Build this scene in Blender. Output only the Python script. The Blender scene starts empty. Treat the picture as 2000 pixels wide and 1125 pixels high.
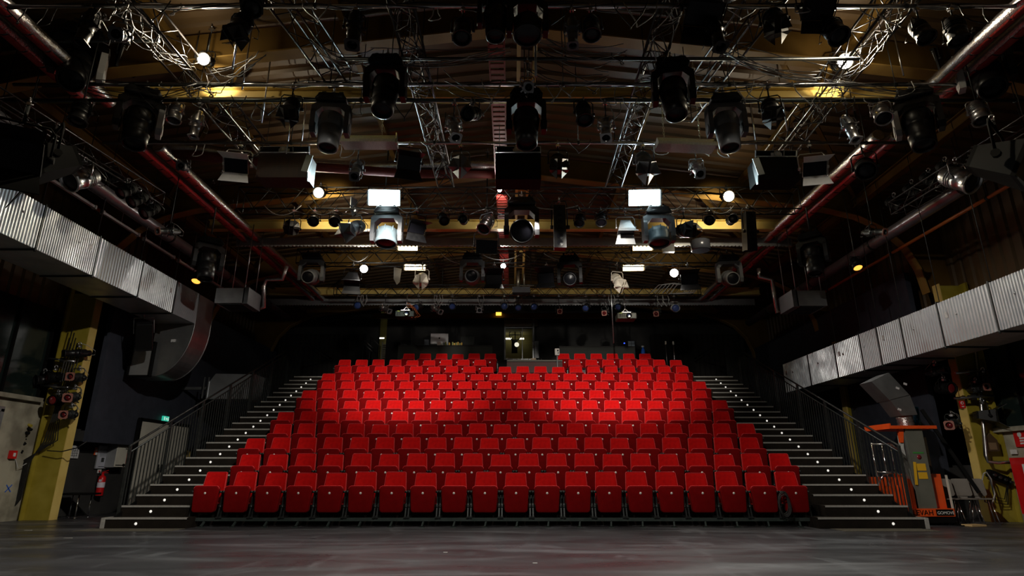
import bpy, math, random
from mathutils import Vector, Matrix, Euler
R = math.radians
rnd = random.Random(7)
scene = bpy.context.scene
COL = scene.collection

# ------------------------------------------------------------------ camera
CAMZ = 0.949
FPX = 1162.0
TH = R(17.215)
cam = bpy.data.cameras.new('camera')
cam.sensor_width = 36.0
cam.lens = FPX / 2000.0 * 36.0
cam.clip_end = 200
camo = bpy.data.objects.new('camera', cam)
camo.location = (0, 0, CAMZ)
camo.rotation_euler = (R(90) + TH, 0, 0)
COL.objects.link(camo)
scene.camera = camo
ST, CT = math.sin(TH), math.cos(TH)


def P(px, py, Y):
    """world point seen at that spot of the photograph, at distance Y down the hall"""
    u = (px - 1000) / FPX
    v = (562.5 - py) / FPX
    t = Y / (CT - v * ST)
    return Vector((u * t, Y, CAMZ + (ST + v * CT) * t))


def PX(px, py, X):
    """world point seen at that spot of the photograph, on the side wall plane x = X"""
    u = (px - 1000) / FPX
    v = (562.5 - py) / FPX
    t = X / u
    return Vector((X, (CT - v * ST) * t, CAMZ + (ST + v * CT) * t))


def M2(px, py, Y):
    v = (562.5 - py) / FPX
    return px / FPX * Y / (CT - v * ST)


# ------------------------------------------------------------------ world, exposure
w = bpy.data.worlds.new('world')
scene.world = w
w.use_nodes = True
w.node_tree.nodes['Background'].inputs[0].default_value = (0.9, 0.95, 1.0, 1)
w.node_tree.nodes['Background'].inputs[1].default_value = 0.0
vs = scene.view_settings
vs.view_transform = 'Standard'
vs.look = 'None'
vs.gamma = 1
vs.use_curve_mapping = False
vs.exposure = 0.0
scene.cycles.use_denoising = True
scene.cycles.max_bounces = 5
scene.cycles.diffuse_bounces = 3
scene.cycles.glossy_bounces = 3
scene.cycles.transmission_bounces = 3
scene.cycles.sample_clamp_indirect = 4.0
scene.cycles.use_light_tree = True
scene.cycles.caustics_reflective = False
scene.cycles.caustics_refractive = False


def light(kind, name, loc, target, power, color, size=0.1, angle=90, blend=0.5, sy=None):
    l = bpy.data.lights.new(name, kind)
    l.energy = power
    l.color = color
    if kind == 'SPOT':
        l.spot_size = R(angle)
        l.spot_blend = blend
        l.shadow_soft_size = size
    elif kind == 'POINT':
        l.shadow_soft_size = size
    elif kind == 'AREA':
        l.size = size
        if sy:
            l.shape = 'RECTANGLE'
            l.size_y = sy
    o = bpy.data.objects.new(name, l)
    o.location = loc
    if target is not None:
        o.rotation_euler = (Vector(target) - Vector(loc)).to_track_quat('-Z', 'Y').to_euler()
    COL.objects.link(o)
    return o


WARM, WHITE, COOL = (1.0, 0.86, 0.62), (1.0, 0.93, 0.82), (0.72, 0.95, 1.0)
# house spots hung in the rig that light the audience (their fixtures face up the hall)
light('SPOT', 'audience_spot', (-2.45, 9.9, 6.15), (-2.9, 17.3, 3.5), 2300, WHITE, 0.08, 52, 1.0)
light('SPOT', 'audience_spot', (1.7, 9.9, 6.15), (2.7, 17.3, 3.5), 2400, WHITE, 0.08, 52, 1.0)
light('SPOT', 'side_fill', (-1.2, 5.2, 6.0), (-9.5, 14.6, 1.2), 1100, WHITE, 0.06, 44, 0.9)  # unseen spot added to brighten the wall with the white door
light('SPOT', 'side_fill', (1.4, 5.2, 6.0), (9.8, 13.0, 1.8), 900, WHITE, 0.06, 44, 0.9)  # unseen counterpart added to brighten the lift wall
# wide fill spots added without fixtures, to brighten floor, walls and seats
light('SPOT', 'fill_spot', (-1.0, 5.4, 6.2), (-1.0, 6.6, 0), 480, WHITE, 0.12, 146, 0.5)
light('SPOT', 'fill_spot', (1.2, 5.4, 6.2), (1.2, 6.6, 0), 480, WHITE, 0.12, 146, 0.5)
light('SPOT', 'fill_spot', (0.5, 12.1, 6.2), (0.2, 15, 0), 200, WHITE, 0.12, 140, 0.8)
# lamps that face the stage, seen from the camera
STAGE_LAMPS = [
    (403, 118, 8.0, 420, WARM, 0.05, 150), (1643, 123, 8.0, 520, WARM, 0.05, 150),
    (625, 377, 12.4, 200, WARM, 0.05, 140), (1420, 384, 12.4, 200, WARM, 0.05, 140),
    (712, 525, 15.9, 120, WHITE, 0.05, 140), (1315, 533, 15.9, 120, WHITE, 0.05, 140),
    (983, 520, 15.8, 70, WHITE, 0.04, 140), (976, 372, 12.4, 50, WHITE, 0.04, 140),
]

# ------------------------------------------------------------------ materials
MAT = {}


def mat(name, col, rough=0.6, metal=0.0, col2=None, scale=8.0, stretch=(1, 1, 1), bump=0.0, bscale=None,
        emit=None, estr=0.0, sheen=0.0, spec=None, contrast=(0.35, 0.65), rough2=None, alpha=None, coat=0.0):
    if name in MAT:
        return MAT[name]
    m = bpy.data.materials.new(name)
    m.use_nodes = True
    nt = m.node_tree
    b = nt.nodes['Principled BSDF']
    b.inputs['Base Color'].default_value = (*col, 1)
    b.inputs['Roughness'].default_value = rough
    b.inputs['Metallic'].default_value = metal
    if spec is not None:
        b.inputs['Specular IOR Level'].default_value = spec
    if sheen:
        b.inputs['Sheen Weight'].default_value = sheen
        b.inputs['Sheen Roughness'].default_value = 0.35
        b.inputs['Sheen Tint'].default_value = (1.0, 0.25, 0.2, 1)
    if coat:
        b.inputs['Coat Weight'].default_value = coat
    if col2 or bump or rough2 is not None:
        tc = nt.nodes.new('ShaderNodeTexCoord')
        mp = nt.nodes.new('ShaderNodeMapping')
        mp.inputs['Scale'].default_value = stretch
        nt.links.new(tc.outputs['Object'], mp.inputs[0])
        n = nt.nodes.new('ShaderNodeTexNoise')
        n.inputs['Scale'].default_value = scale
        n.inputs['Detail'].default_value = 5
        nt.links.new(mp.outputs[0], n.inputs['Vector'])
        if col2:
            r = nt.nodes.new('ShaderNodeValToRGB')
            r.color_ramp.elements[0].position = contrast[0]
            r.color_ramp.elements[1].position = contrast[1]
            r.color_ramp.elements[0].color = (*col, 1)
            r.color_ramp.elements[1].color = (*col2, 1)
            nt.links.new(n.outputs[0], r.inputs[0])
            nt.links.new(r.outputs[0], b.inputs['Base Color'])
        if rough2 is not None:
            r = nt.nodes.new('ShaderNodeMapRange')
            r.inputs[1].default_value = contrast[0]
            r.inputs[2].default_value = contrast[1]
            r.inputs[3].default_value = rough
            r.inputs[4].default_value = rough2
            nt.links.new(n.outputs[0], r.inputs[0])
            nt.links.new(r.outputs[0], b.inputs['Roughness'])
        if bump:
            n2 = nt.nodes.new('ShaderNodeTexNoise')
            n2.inputs['Scale'].default_value = bscale or scale * 3
            nt.links.new(mp.outputs[0], n2.inputs['Vector'])
            bp = nt.nodes.new('ShaderNodeBump')
            bp.inputs['Strength'].default_value = bump
            bp.inputs['Distance'].default_value = 0.01
            nt.links.new(n2.outputs[0], bp.inputs['Height'])
            nt.links.new(bp.outputs[0], b.inputs['Normal'])
    if emit:
        b.inputs['Emission Color'].default_value = (*emit, 1)
        b.inputs['Emission Strength'].default_value = estr
    MAT[name] = m
    return m


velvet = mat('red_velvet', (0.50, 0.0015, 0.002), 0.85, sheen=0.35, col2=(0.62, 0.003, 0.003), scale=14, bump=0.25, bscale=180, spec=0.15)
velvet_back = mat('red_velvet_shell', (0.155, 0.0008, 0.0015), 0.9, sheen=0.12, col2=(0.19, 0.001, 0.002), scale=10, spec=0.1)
piping = mat('red_piping', (0.75, 0.02, 0.03), 0.55, sheen=0.6)
black = mat('black_powder_coat', (0.006, 0.006, 0.007), 0.36, col2=(0.011, 0.011, 0.012), scale=12, spec=0.35)
blackm = mat('matt_black', (0.004, 0.004, 0.004), 0.7, spec=0.12)
trussm = mat('black_truss_tube', (0.012, 0.011, 0.012), 0.3, col2=(0.02, 0.015, 0.015), scale=5, spec=0.4)
darkm = mat('dark_steel', (0.035, 0.04, 0.04), 0.4, 0.6, col2=(0.06, 0.065, 0.065), scale=20)
greenm = mat('dark_green_steel', (0.05, 0.07, 0.065), 0.45, 0.4, col2=(0.07, 0.09, 0.085), scale=9)
silver = mat('brushed_aluminium', (0.55, 0.55, 0.56), 0.28, 0.95, col2=(0.4, 0.4, 0.42), scale=10)
chrome = mat('chrome', (0.75, 0.75, 0.76), 0.12, 1.0)
greyp = mat('grey_plastic', (0.085, 0.09, 0.1), 0.38, col2=(0.11, 0.115, 0.125), scale=6)
whitep = mat('white_plastic', (0.75, 0.75, 0.73), 0.35, col2=(0.65, 0.65, 0.64), scale=6)
discm = mat('white_disc', (0.85, 0.83, 0.78), 0.4)
glassd = mat('lens_glass', (0.006, 0.006, 0.009), 0.3, 0.0, spec=0.25)
glassb = mat('blue_lens_glass', (0.03, 0.06, 0.2), 0.08, spec=0.8, coat=0.6)
glassr = mat('red_lens_glass', (0.16, 0.012, 0.015), 0.2, spec=0.7)
yellow = mat('yellow_steel_paint', (0.30, 0.235, 0.02), 0.5, col2=(0.38, 0.30, 0.04), scale=3, bump=0.1)
yellowl = mat('pale_and_lit_yellow', (0.80, 0.60, 0.19), 0.4, col2=(0.72, 0.52, 0.15), scale=3)  # this lighter tone also paints the light on the column flanges
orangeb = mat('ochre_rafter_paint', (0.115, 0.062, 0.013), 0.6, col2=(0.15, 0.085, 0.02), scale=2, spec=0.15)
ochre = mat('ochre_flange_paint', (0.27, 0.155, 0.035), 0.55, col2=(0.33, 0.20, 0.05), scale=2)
roofm = mat('brown_roof_sheet', (0.075, 0.043, 0.016), 0.55, col2=(0.11, 0.064, 0.024), scale=1.2, contrast=(0.3, 0.7))
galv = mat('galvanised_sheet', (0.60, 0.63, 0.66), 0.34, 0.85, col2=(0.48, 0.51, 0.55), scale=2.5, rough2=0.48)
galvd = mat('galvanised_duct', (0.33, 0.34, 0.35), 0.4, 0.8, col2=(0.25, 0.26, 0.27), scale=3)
foil = mat('foil_spiral', (0.62, 0.6, 0.6), 0.25, 0.9, col2=(0.4, 0.36, 0.36), scale=30, bump=0.6, bscale=60)
foilr = mat('red_insulation', (0.38, 0.025, 0.022), 0.45, 0.1, col2=(0.48, 0.06, 0.05), scale=25, bump=0.5, bscale=50)
pipeg = mat('grey_pipe', (0.34, 0.33, 0.36), 0.3, 0.5, col2=(0.28, 0.26, 0.29), scale=4)
orangep = mat('orange_gas_pipe', (0.55, 0.16, 0.03), 0.45)
redtray = mat('red_cable_tray', (0.36, 0.035, 0.03), 0.45, col2=(0.45, 0.06, 0.05), scale=8)
navy = mat('navy_black_panel', (0.030, 0.034, 0.050), 0.7, col2=(0.040, 0.045, 0.064), scale=5, bump=0.15)
wallblk = mat('black_wall_paint', (0.022, 0.022, 0.022), 0.85, col2=(0.032, 0.031, 0.03), scale=3)
curtainm = mat('black_drape', (0.012, 0.011, 0.010), 0.95)
concrete = mat('dirty_plaster', (0.42, 0.39, 0.30), 0.85, col2=(0.22, 0.20, 0.15), scale=2.2, bump=0.3, contrast=(0.4, 0.62))
windowg = mat('dark_window_glass', (0.012, 0.02, 0.018), 0.15, spec=0.6)
stepm = mat('dark_brown_step', (0.010, 0.008, 0.006), 0.65, col2=(0.016, 0.012, 0.009), scale=6, spec=0.2)
nosem = mat('grey_nosing', (0.42, 0.41, 0.38), 0.55, col2=(0.34, 0.33, 0.31), scale=30)
whited = mat('white_door_paint', (0.62, 0.60, 0.52), 0.5, col2=(0.55, 0.53, 0.46), scale=2)
paper = mat('paper', (0.6, 0.6, 0.6), 0.7, col2=(0.35, 0.36, 0.38), scale=25, contrast=(0.5, 0.62))
redp = mat('red_paint', (0.6, 0.01, 0.012), 0.35)
orangel = mat('orange_lift_paint', (0.85, 0.10, 0.015), 0.35, col2=(0.75, 0.08, 0.012), scale=4)
mastm = mat('olive_grey_mast', (0.15, 0.155, 0.13), 0.45, 0.3, col2=(0.19, 0.19, 0.16), scale=3)
stickm = mat('yellow_sticker', (0.75, 0.42, 0.02), 0.5)
cablew = mat('white_cable', (0.40, 0.40, 0.38), 0.5)
cableg = mat('grey_cable', (0.13, 0.13, 0.125), 0.5)
cableb = mat('black_cable', (0.012, 0.012, 0.012), 0.5)
wood = mat('brown_cabinet_wood', (0.040, 0.012, 0.006), 0.55, col2=(0.025, 0.008, 0.004), scale=2, stretch=(8, 8, 1))
chainm = mat('zinc_chain', (0.5, 0.48, 0.38), 0.35, 0.8)
baffle = mat('speckled_grey_sheet', (0.42, 0.43, 0.42), 0.6, 0.1, col2=(0.52, 0.53, 0.52), scale=35)
plasc = mat('taupe_chair_plastic', (0.16, 0.14, 0.12), 0.55)
rubber = mat('rubber', (0.02, 0.02, 0.02), 0.8)
bluep = mat('blue_plastic', (0.02, 0.12, 0.6), 0.4)
greenp = mat('green_sign_face', (0.0, 0.35, 0.2), 0.4, emit=(0.05, 0.8, 0.55), estr=0.5)
whitee = mat('white_sign_face', (0.8, 0.8, 0.8), 0.4, emit=(0.8, 1, 0.9), estr=0.6)
yelloww = mat('lit_yellow_sign', (0.8, 0.5, 0.05), 0.4, emit=(1.0, 0.62, 0.08), estr=1.6)
stepl = mat('step_light_lens', (0.9, 0.9, 0.88), 0.3, emit=(1.0, 0.96, 0.88), estr=0.7)
lit_warm = mat('lit_lamp_warm', (1, 1, 1), 0.3, emit=(1.0, 0.82, 0.5), estr=40)
lit_white = mat('lit_lamp_white', (1, 1, 1), 0.3, emit=(1.0, 0.94, 0.84), estr=50)
lit_cool = mat('lit_lamp_cool', (1, 1, 1), 0.3, emit=(0.75, 0.96, 1.0), estr=22)
lit_tube = mat('lit_tube_warm', (1, 1, 1), 0.3, emit=(1.0, 0.72, 0.36), estr=14)
lit_orange = mat('lit_lamp_orange', (1, 0.5, 0.1), 0.3, emit=(1.0, 0.36, 0.05), estr=2.2)
lit_office = mat('fluorescent_tube', (1, 1, 1), 0.3, emit=(1.0, 0.95, 0.78), estr=3)
greyl = mat('light_grey_metal', (0.36, 0.37, 0.38), 0.4, 0.5, col2=(0.3, 0.31, 0.32), scale=5)
matm = mat('speckled_mat', (0.13, 0.12, 0.09), 0.9, col2=(0.05, 0.045, 0.035), scale=60)


def floor_material():
    m = bpy.data.materials.new('scuffed_stage_floor')
    m.use_nodes = True
    nt = m.node_tree
    b = nt.nodes['Principled BSDF']
    b.inputs['Specular IOR Level'].default_value = 0.33
    tc = nt.nodes.new('ShaderNodeTexCoord')

    def noise(scale, st, detail=6, rot=0.0, dist=0.0):
        mp = nt.nodes.new('ShaderNodeMapping')
        mp.inputs['Scale'].default_value = st
        mp.inputs['Rotation'].default_value = (0, 0, rot)
        nt.links.new(tc.outputs['Object'], mp.inputs[0])
        n = nt.nodes.new('ShaderNodeTexNoise')
        n.inputs['Scale'].default_value = scale
        n.inputs['Detail'].default_value = detail
        n.inputs['Distortion'].default_value = dist
        nt.links.new(mp.outputs[0], n.inputs['Vector'])
        return n.outputs[0]

    def ramp(src, a, b_, ca, cb):
        r = nt.nodes.new('ShaderNodeValToRGB')
        r.color_ramp.elements[0].position = a
        r.color_ramp.elements[1].position = b_
        r.color_ramp.elements[0].color = (*ca, 1)
        r.color_ramp.elements[1].color = (*cb, 1)
        nt.links.new(src, r.inputs[0])
        return r.outputs[0]

    def mix(fac, a, c, mode='MIX'):
        x = nt.nodes.new('ShaderNodeMix')
        x.data_type = 'RGBA'
        x.blend_type = mode
        if isinstance(fac, float):
            x.inputs[0].default_value = fac
        else:
            nt.links.new(fac, x.inputs[0])
        nt.links.new(a, x.inputs[6])
        nt.links.new(c, x.inputs[7])
        return x.outputs[2]
    base = ramp(noise(0.7, (1, 1, 1)), 0.3, 0.7, (0.028, 0.028, 0.033), (0.054, 0.054, 0.062))
    sc1 = ramp(noise(1.1, (0.35, 1.3, 1), 7, R(14), .8), 0.50, 0.80, (0, 0, 0), (1, 1, 1))
    sc2 = ramp(noise(1.6, (1.2, 0.4, 1), 7, R(-30), 1.0), 0.58, 0.85, (0, 0, 0), (1, 1, 1))
    light1 = ramp(noise(12, (.5, 3, 1)), 0.3, 0.7, (0.11, 0.114, 0.13), (0.21, 0.215, 0.235))
    c1 = mix(sc1, base, light1)
    c2 = mix(sc2, c1, light1)
    nt.links.new(c2, b.inputs['Base Color'])
    rr = ramp(noise(1.2, (.5, 1.6, 1), 6, R(12), 0.8), 0.35, 0.7, (0.27, 0.27, 0.27), (0.50, 0.50, 0.50))
    nt.links.new(rr, b.inputs['Roughness'])
    bp = nt.nodes.new('ShaderNodeBump')
    bp.inputs['Strength'].default_value = 0.15
    bp.inputs['Distance'].default_value = 0.01
    nt.links.new(noise(9, (1, 1, 1)), bp.inputs['Height'])
    nt.links.new(bp.outputs[0], b.inputs['Normal'])
    return m


floorm = floor_material()


# ------------------------------------------------------------------ mesh builder
class MB:
    def __init__(s):
        s.v, s.f, s.sm, s.mi = [], [], [], []
        s.M = Matrix.Identity(4)

    def add(s, vs_, fs, smooth=False, mi=0):
        b = len(s.v)
        for p in vs_:
            s.v.append(tuple(s.M @ Vector(p)))
        for f in fs:
            s.f.append([b + i for i in f])
            s.sm.append(smooth)
            s.mi.append(mi)
        return s

    def box(s, c, d, mi=0, rot=None, taper=1.0):
        x, y, z = d[0] / 2, d[1] / 2, d[2] / 2
        vs_ = [Vector((sx * x * (taper if sz < 0 else 1), sy * y * (taper if sz < 0 else 1), sz * z)) for sz in (-1, 1) for sy in (-1, 1) for sx in (-1, 1)]
        if rot:
            e = Euler([R(a) for a in rot]).to_matrix()
            vs_ = [e @ p for p in vs_]
        vs_ = [p + Vector(c) for p in vs_]
        return s.add(vs_, [(0, 2, 3, 1), (4, 5, 7, 6), (0, 1, 5, 4), (2, 6, 7, 3), (0, 4, 6, 2), (1, 3, 7, 5)], False, mi)

    def span(s, a, b, mi=0):
        return s.box([(a[i] + b[i]) / 2 for i in range(3)], [abs(b[i] - a[i]) for i in range(3)], mi)

    def lathe(s, prof, p0=(0, 0, 0), axis=(0, 0, 1), n=18, mi=0, smooth=True, caps=True, ang0=0.0, sq=None):
        q = Vector((0, 0, 1)).rotation_difference(Vector(axis).normalized())
        p0 = Vector(p0)
        vs_ = []
        for r, z in prof:
            for i in range(n):
                a = ang0 + 2 * math.pi * i / n
                vs_.append(p0 + q @ Vector((r * math.cos(a), r * math.sin(a), z)))
        fs = []
        for k in range(len(prof) - 1):
            for i in range(n):
                j = (i + 1) % n
                fs.append((k * n + i, k * n + j, (k + 1) * n + j, (k + 1) * n + i))
        s.add(vs_, fs, smooth, mi)
        if caps:
            b = len(s.v) - len(vs_)
            if prof[0][0] > 1e-4:
                s.f.append([b + i for i in range(n)][::-1]); s.sm.append(False); s.mi.append(mi)
            if prof[-1][0] > 1e-4:
                e = b + (len(prof) - 1) * n
                s.f.append([e + i for i in range(n)]); s.sm.append(False); s.mi.append(mi)
        return s

    def cyl(s, a, b, r, r2=None, n=10, mi=0, caps=True):
        a, b = Vector(a), Vector(b)
        d = b - a
        if d.length < 1e-6:
            return s
        return s.lathe([(r, 0), (r if r2 is None else r2, d.length)], a, d, n, mi, True, caps)

    def bar(s, a, b, wx, wz, mi=0):
        a, b = Vector(a), Vector(b)
        d = b - a
        q = d.to_track_quat('Y', 'Z').to_matrix()
        L = d.length
        vs_ = [a + q @ Vector((sx * wx / 2, y, sz * wz / 2)) for y in (0, L) for sz in (-1, 1) for sx in (-1, 1)]
        return s.add(vs_, [(0, 2, 3, 1), (4, 5, 7, 6), (0, 1, 5, 4), (2, 6, 7, 3), (0, 4, 6, 2), (1, 3, 7, 5)], False, mi)

    def path(s, pts, r, n=6, mi=0, closed=False):
        pts = [Vector(p) for p in pts]
        m = len(pts)
        vs_ = []
        up = Vector((0.13, 0.31, 0.94)).normalized()
        for i, p in enumerate(pts):
            if closed:
                t = pts[(i + 1) % m] - pts[i - 1]
            else:
                t = pts[min(i + 1, m - 1)] - pts[max(i - 1, 0)]
            t.normalize()
            a = t.cross(up)
            if a.length < 1e-3:
                a = t.cross(Vector((1, 0, 0)))
            a.normalize()
            b = t.cross(a)
            for k in range(n):
                g = 2 * math.pi * k / n
                vs_.append(p + a * (r * math.cos(g)) + b * (r * math.sin(g)))
        fs = []
        for i in range(m if closed else m - 1):
            for k in range(n):
                l = (k + 1) % n
                j = (i + 1) % m
                fs.append((i * n + k, i * n + l, j * n + l, j * n + k))
        if not closed:
            fs.append(tuple(range(n))[::-1])
            fs.append(tuple((m - 1) * n + k for k in range(n)))
        return s.add(vs_, fs, True, mi)

    def prism(s, poly, a, b, plane='xz', mi=0, smooth=False):
        """poly of 2D points swept from a to b along the third axis"""
        def pt(p, t):
            return {'xz': (p[0], t, p[1]), 'yz': (t, p[0], p[1]), 'xy': (p[0], p[1], t)}[plane]
        n = len(poly)
        vs_ = [pt(p, a) for p in poly] + [pt(p, b) for p in poly]
        s.add(vs_, [(i, (i + 1) % n, n + (i + 1) % n, n + i) for i in range(n)], smooth, mi)
        k = len(s.v) - 2 * n
        s.f.append([k + i for i in range(n)][::-1]); s.sm.append(False); s.mi.append(mi)
        s.f.append([k + n + i for i in range(n)]); s.sm.append(False); s.mi.append(mi)
        return s

    def pad(s, outline, t, r, warp=None, mi=0, steps=4):
        """rounded slab: outline in XZ, thickness t along Y (front at -t/2), edge radius r"""
        n = len(outline)
        nrm = []
        for i in range(n):
            a, b = Vector(outline[i - 1]), Vector(outline[(i + 1) % n])
            d = (b - a).normalized()
            nrm.append(Vector((d.y, -d.x)))
        cx = sum(p[0] for p in outline) / n
        cz = sum(p[1] for p in outline) / n
        rings = []
        for side in (-1, 1):
            seq = []
            for k in range(steps + 1):
                a = math.pi / 2 * k / steps
                seq.append((r * (1 - math.sin(a)), side * (t / 2 - r * (1 - math.cos(a)))))
            if side == 1:
                seq = seq[::-1]
            rings += seq
        # a first inner ring and a centre on either face, so that the faces can curve
        y0, y1 = rings[0][1], rings[-1][1]
        vs_, fs = [], []

        def ring(ins, y, k=1.0):
            for i in range(n):
                q = Vector(outline[i]) - nrm[i] * ins
                vs_.append((cx + (q.x - cx) * k, y, cz + (q.y - cz) * k))
        ring(r, y0, 0.5)
        for ins, y in rings:
            ring(ins, y)
        ring(r, y1, 0.5)
        m = len(rings) + 2
        for k in range(m - 1):
            for i in range(n):
                j = (i + 1) % n
                fs.append((k * n + i, k * n + j, (k + 1) * n + j, (k + 1) * n + i))
        vs_.append((cx, y0, cz))
        vs_.append((cx, y1, cz))
        c0, c1 = m * n, m * n + 1
        for i in range(n):
            j = (i + 1) % n
            fs.append((c0, j, i))
            fs.append((c1, (m - 1) * n + i, (m - 1) * n + j))
        if warp:
            vs_ = [warp(*p) for p in vs_]
        return s.add(vs_, fs, True, mi)

    def mesh(s, name, mats):
        me = bpy.data.meshes.new(name)
        me.from_pydata(s.v, [], s.f)
        me.polygons.foreach_set('use_smooth', s.sm)
        me.polygons.foreach_set('material_index', s.mi)
        for m in (mats if isinstance(mats, (list, tuple)) else [mats]):
            me.materials.append(m)
        import bmesh
        bm = bmesh.new()
        bm.from_mesh(me)
        bmesh.ops.recalc_face_normals(bm, faces=bm.faces)
        bm.to_mesh(me)
        bm.free()
        return me

    def build(s, name, mats, parent=None, label=None):
        return put(name, s.mesh(name, mats), parent, label)


def put(name, me, parent=None, label=None):
    o = bpy.data.objects.new(name, me)
    COL.objects.link(o)
    if parent is not None:
        o.parent = parent
    if label:
        o['label'] = label
    return o


def thing(name, label, cat, loc=(0, 0, 0), group=None, rotz=0.0):
    o = bpy.data.objects.new(name, None)
    o.empty_display_size = 0.1
    o.location = loc
    o.rotation_euler.z = rotz
    COL.objects.link(o)
    return tag(o, label, cat, group)


def tag(o, label, cat, group=None):
    o['label'] = label
    o['category'] = cat
    if group:
        o['group'] = group
    return o


def struct(name, mb, mats):
    o = mb.build(name, mats)
    o['kind'] = 'structure'
    return o


def rrect(w0, w1, z0, z1, r, n=4):
    """rounded trapezoid outline, counter-clockwise: w0 wide at z0, w1 wide at z1"""
    pts = []
    for cx, cz, a0 in ((w0 / 2 - r, z0 + r, -90), (w1 / 2 - r, z1 - r, 0), (-w1 / 2 + r, z1 - r, 90), (-w0 / 2 + r, z0 + r, 180)):
        for k in range(n + 1):
            a = R(a0 + 90 * k / n)
            pts.append((cx + r * math.cos(a), cz + r * math.sin(a)))
    return pts


ORD = ['zeroth', 'first', 'second', 'third', 'fourth', 'fifth', 'sixth', 'seventh', 'eighth', 'ninth', 'tenth', 'eleventh', 'twelfth',
       'thirteenth', 'fourteenth', 'fifteenth', 'sixteenth', 'seventeenth', 'eighteenth', 'nineteenth', 'twentieth', 'twenty-first', 'twenty-second', 'twenty-third']

# ------------------------------------------------------------------ the hall
struct('floor', MB().span((-11, -5, -0.1), (11, 26.5, 0)), floorm)


def corr_wall(x, z0, z1, y0, y1, per, dep, name, m, sign):
    """upright sheet at X = x ribbed along Y; sign says which way the ribs stand out"""
    mb = MB()
    ys, xs = [], []
    y = y0
    k = 0
    prof = [(0, 0), (0.4, 0), (0.5, 1), (0.9, 1)]
    while y < y1:
        for a, d in prof:
            ys.append(y + a * per)
            xs.append(x + sign * d * dep)
        y += per
    n = len(ys)
    vs_ = [(xs[i], ys[i], z0) for i in range(n)] + [(xs[i], ys[i], z1) for i in range(n)]
    fs = [(i, i + 1, n + i + 1, n + i) for i in range(n - 1)]
    back = x - sign * 0.08
    b = len(vs_)
    vs_ += [(back, ys[0], z0), (back, ys[-1], z0), (back, ys[-1], z1), (back, ys[0], z1)]
    fs.append((b, b + 1, b + 2, b + 3))
    mb.add(vs_, fs)
    return mb


# side walls: plaster below, windows, ribbed sheeting above
def side_wall(sg, xw, side, sill):
    xo = xw + 0.35 * sg
    a = MB()
    a.span((xw * sg, -5, 0), ((xw + 0.35) * sg, 13.6, sill - 0.02))
    struct('wall_' + side, a, concrete)
    s_ = MB()
    s_.span(((xw - 0.12) * sg, -5, sill - 0.06), ((xw + 0.3) * sg, 13.0, sill + 0.03))
    struct('trim_1' if sg < 0 else 'trim_2', s_, concrete)
    b = corr_wall((xw + 0.1) * sg, sill + 2.0, 7.9, -5, 25.5, 0.28, 0.05, '', roofm, -sg)
    struct('wall_upper_' + side, b, roofm)
    # windows with mullions
    for k, (ya, yb) in enumerate(((-4.8, 1.0), (1.2, 7.0), (7.2, 13.0))):
        g = MB().span(((xw + 0.05) * sg, ya, sill + 0.03), ((xw + 0.1) * sg, yb, sill + 2.0))
        o = struct('window_%d' % (k + 1 + (3 if sg > 0 else 0)), g, windowg)
        f = MB()
        n = 6
        for i in range(n + 1):
            y = ya + (yb - ya) * i / n
            f.span(((xw + 0.0) * sg, y - 0.025, sill), ((xw + 0.12) * sg, y + 0.025, sill + 2.0))
        f.build('window_frame', blackm, o)
    # blackout panels between the frames further up the hall, with the recessed strip of wall below
    z1 = 1.6 if sg < 0 else 0.8
    xp = 9.5 if sg < 0 else 9.55
    c = MB()
    c.span((xp * sg, 13.75, z1), ((xp + 0.12) * sg, 25.5, 5.6))
    struct('wall_panel_' + side, c, navy)
    c = MB()
    c.span(((xp + 0.42) * sg, 13.35, 0), ((xp + 0.75) * sg, 25.5, z1 + 0.3))
    c.span(((xp + 0.12) * sg, 13.75, z1 + .02), ((xp + 0.45) * sg, 25.5, z1 + 0.25))
    struct('wall_lower_' + side, c, wallblk)


side_wall(-1, 10.25, 'left', 2.45)
side_wall(1, 10.15, 'right', 1.80)

# rear wall of the hall in pieces round the two openings, and the wall behind the camera
YB = 24.2
oa, ob = P(736, 700, YB), P(758, 606, YB)       # stairwell opening on the left
ba, bb = P(986, 702, YB), P(1041, 640, YB)      # booth window
w_ = MB()
w_.span((-11, YB, 0), (oa.x, YB + 0.25, 8.6))
w_.span((oa.x, YB, 0), (ob.x, YB + 0.25, 3.6))
w_.span((oa.x, YB, ob.z), (ob.x, YB + 0.25, 8.6))
w_.span((ob.x, YB, 0), (ba.x, YB + 0.25, 8.6))
w_.span((ba.x, YB, 0), (bb.x, YB + 0.25, ba.z))
w_.span((ba.x, YB, bb.z), (bb.x, YB + 0.25, 8.6))
w_.span((bb.x, YB, 0), (11, YB + 0.25, 8.6))
struct('wall_back', w_, wallblk)
struct('wall_front', MB().span((-11, -5.2, 0), (11, -5, 8.8)), wallblk)

# ribbed roof, two slopes
RZ0, RZ1, RX = 8.62, 7.25, 10.7


def roof_z(x):
    return RZ0 + (RZ1 - RZ0) * abs(x) / RX


rf = MB()
for sg in (-1, 1):
    y = -5.0
    prof = []
    while y < 26:
        prof += [(y, 0), (y + 0.13, 0), (y + 0.17, -0.05), (y + 0.29, -0.05)]
        y += 0.33
    n = len(prof)
    vs_ = [(0, p[0], RZ0 + p[1]) for p in prof] + [(sg * RX, p[0], RZ1 + p[1]) for p in prof]
    rf.add(vs_, [(i, i + 1, n + i + 1, n + i) for i in range(n - 1)])
    rf.add([(0, -5.2, RZ0 + .08), (sg * RX, -5.2, RZ1 + .08), (sg * RX, 26.5, RZ1 + .08), (0, 26.5, RZ0 + .08)], [(0, 1, 2, 3)])
struct('ceiling', rf, roofm)

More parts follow.
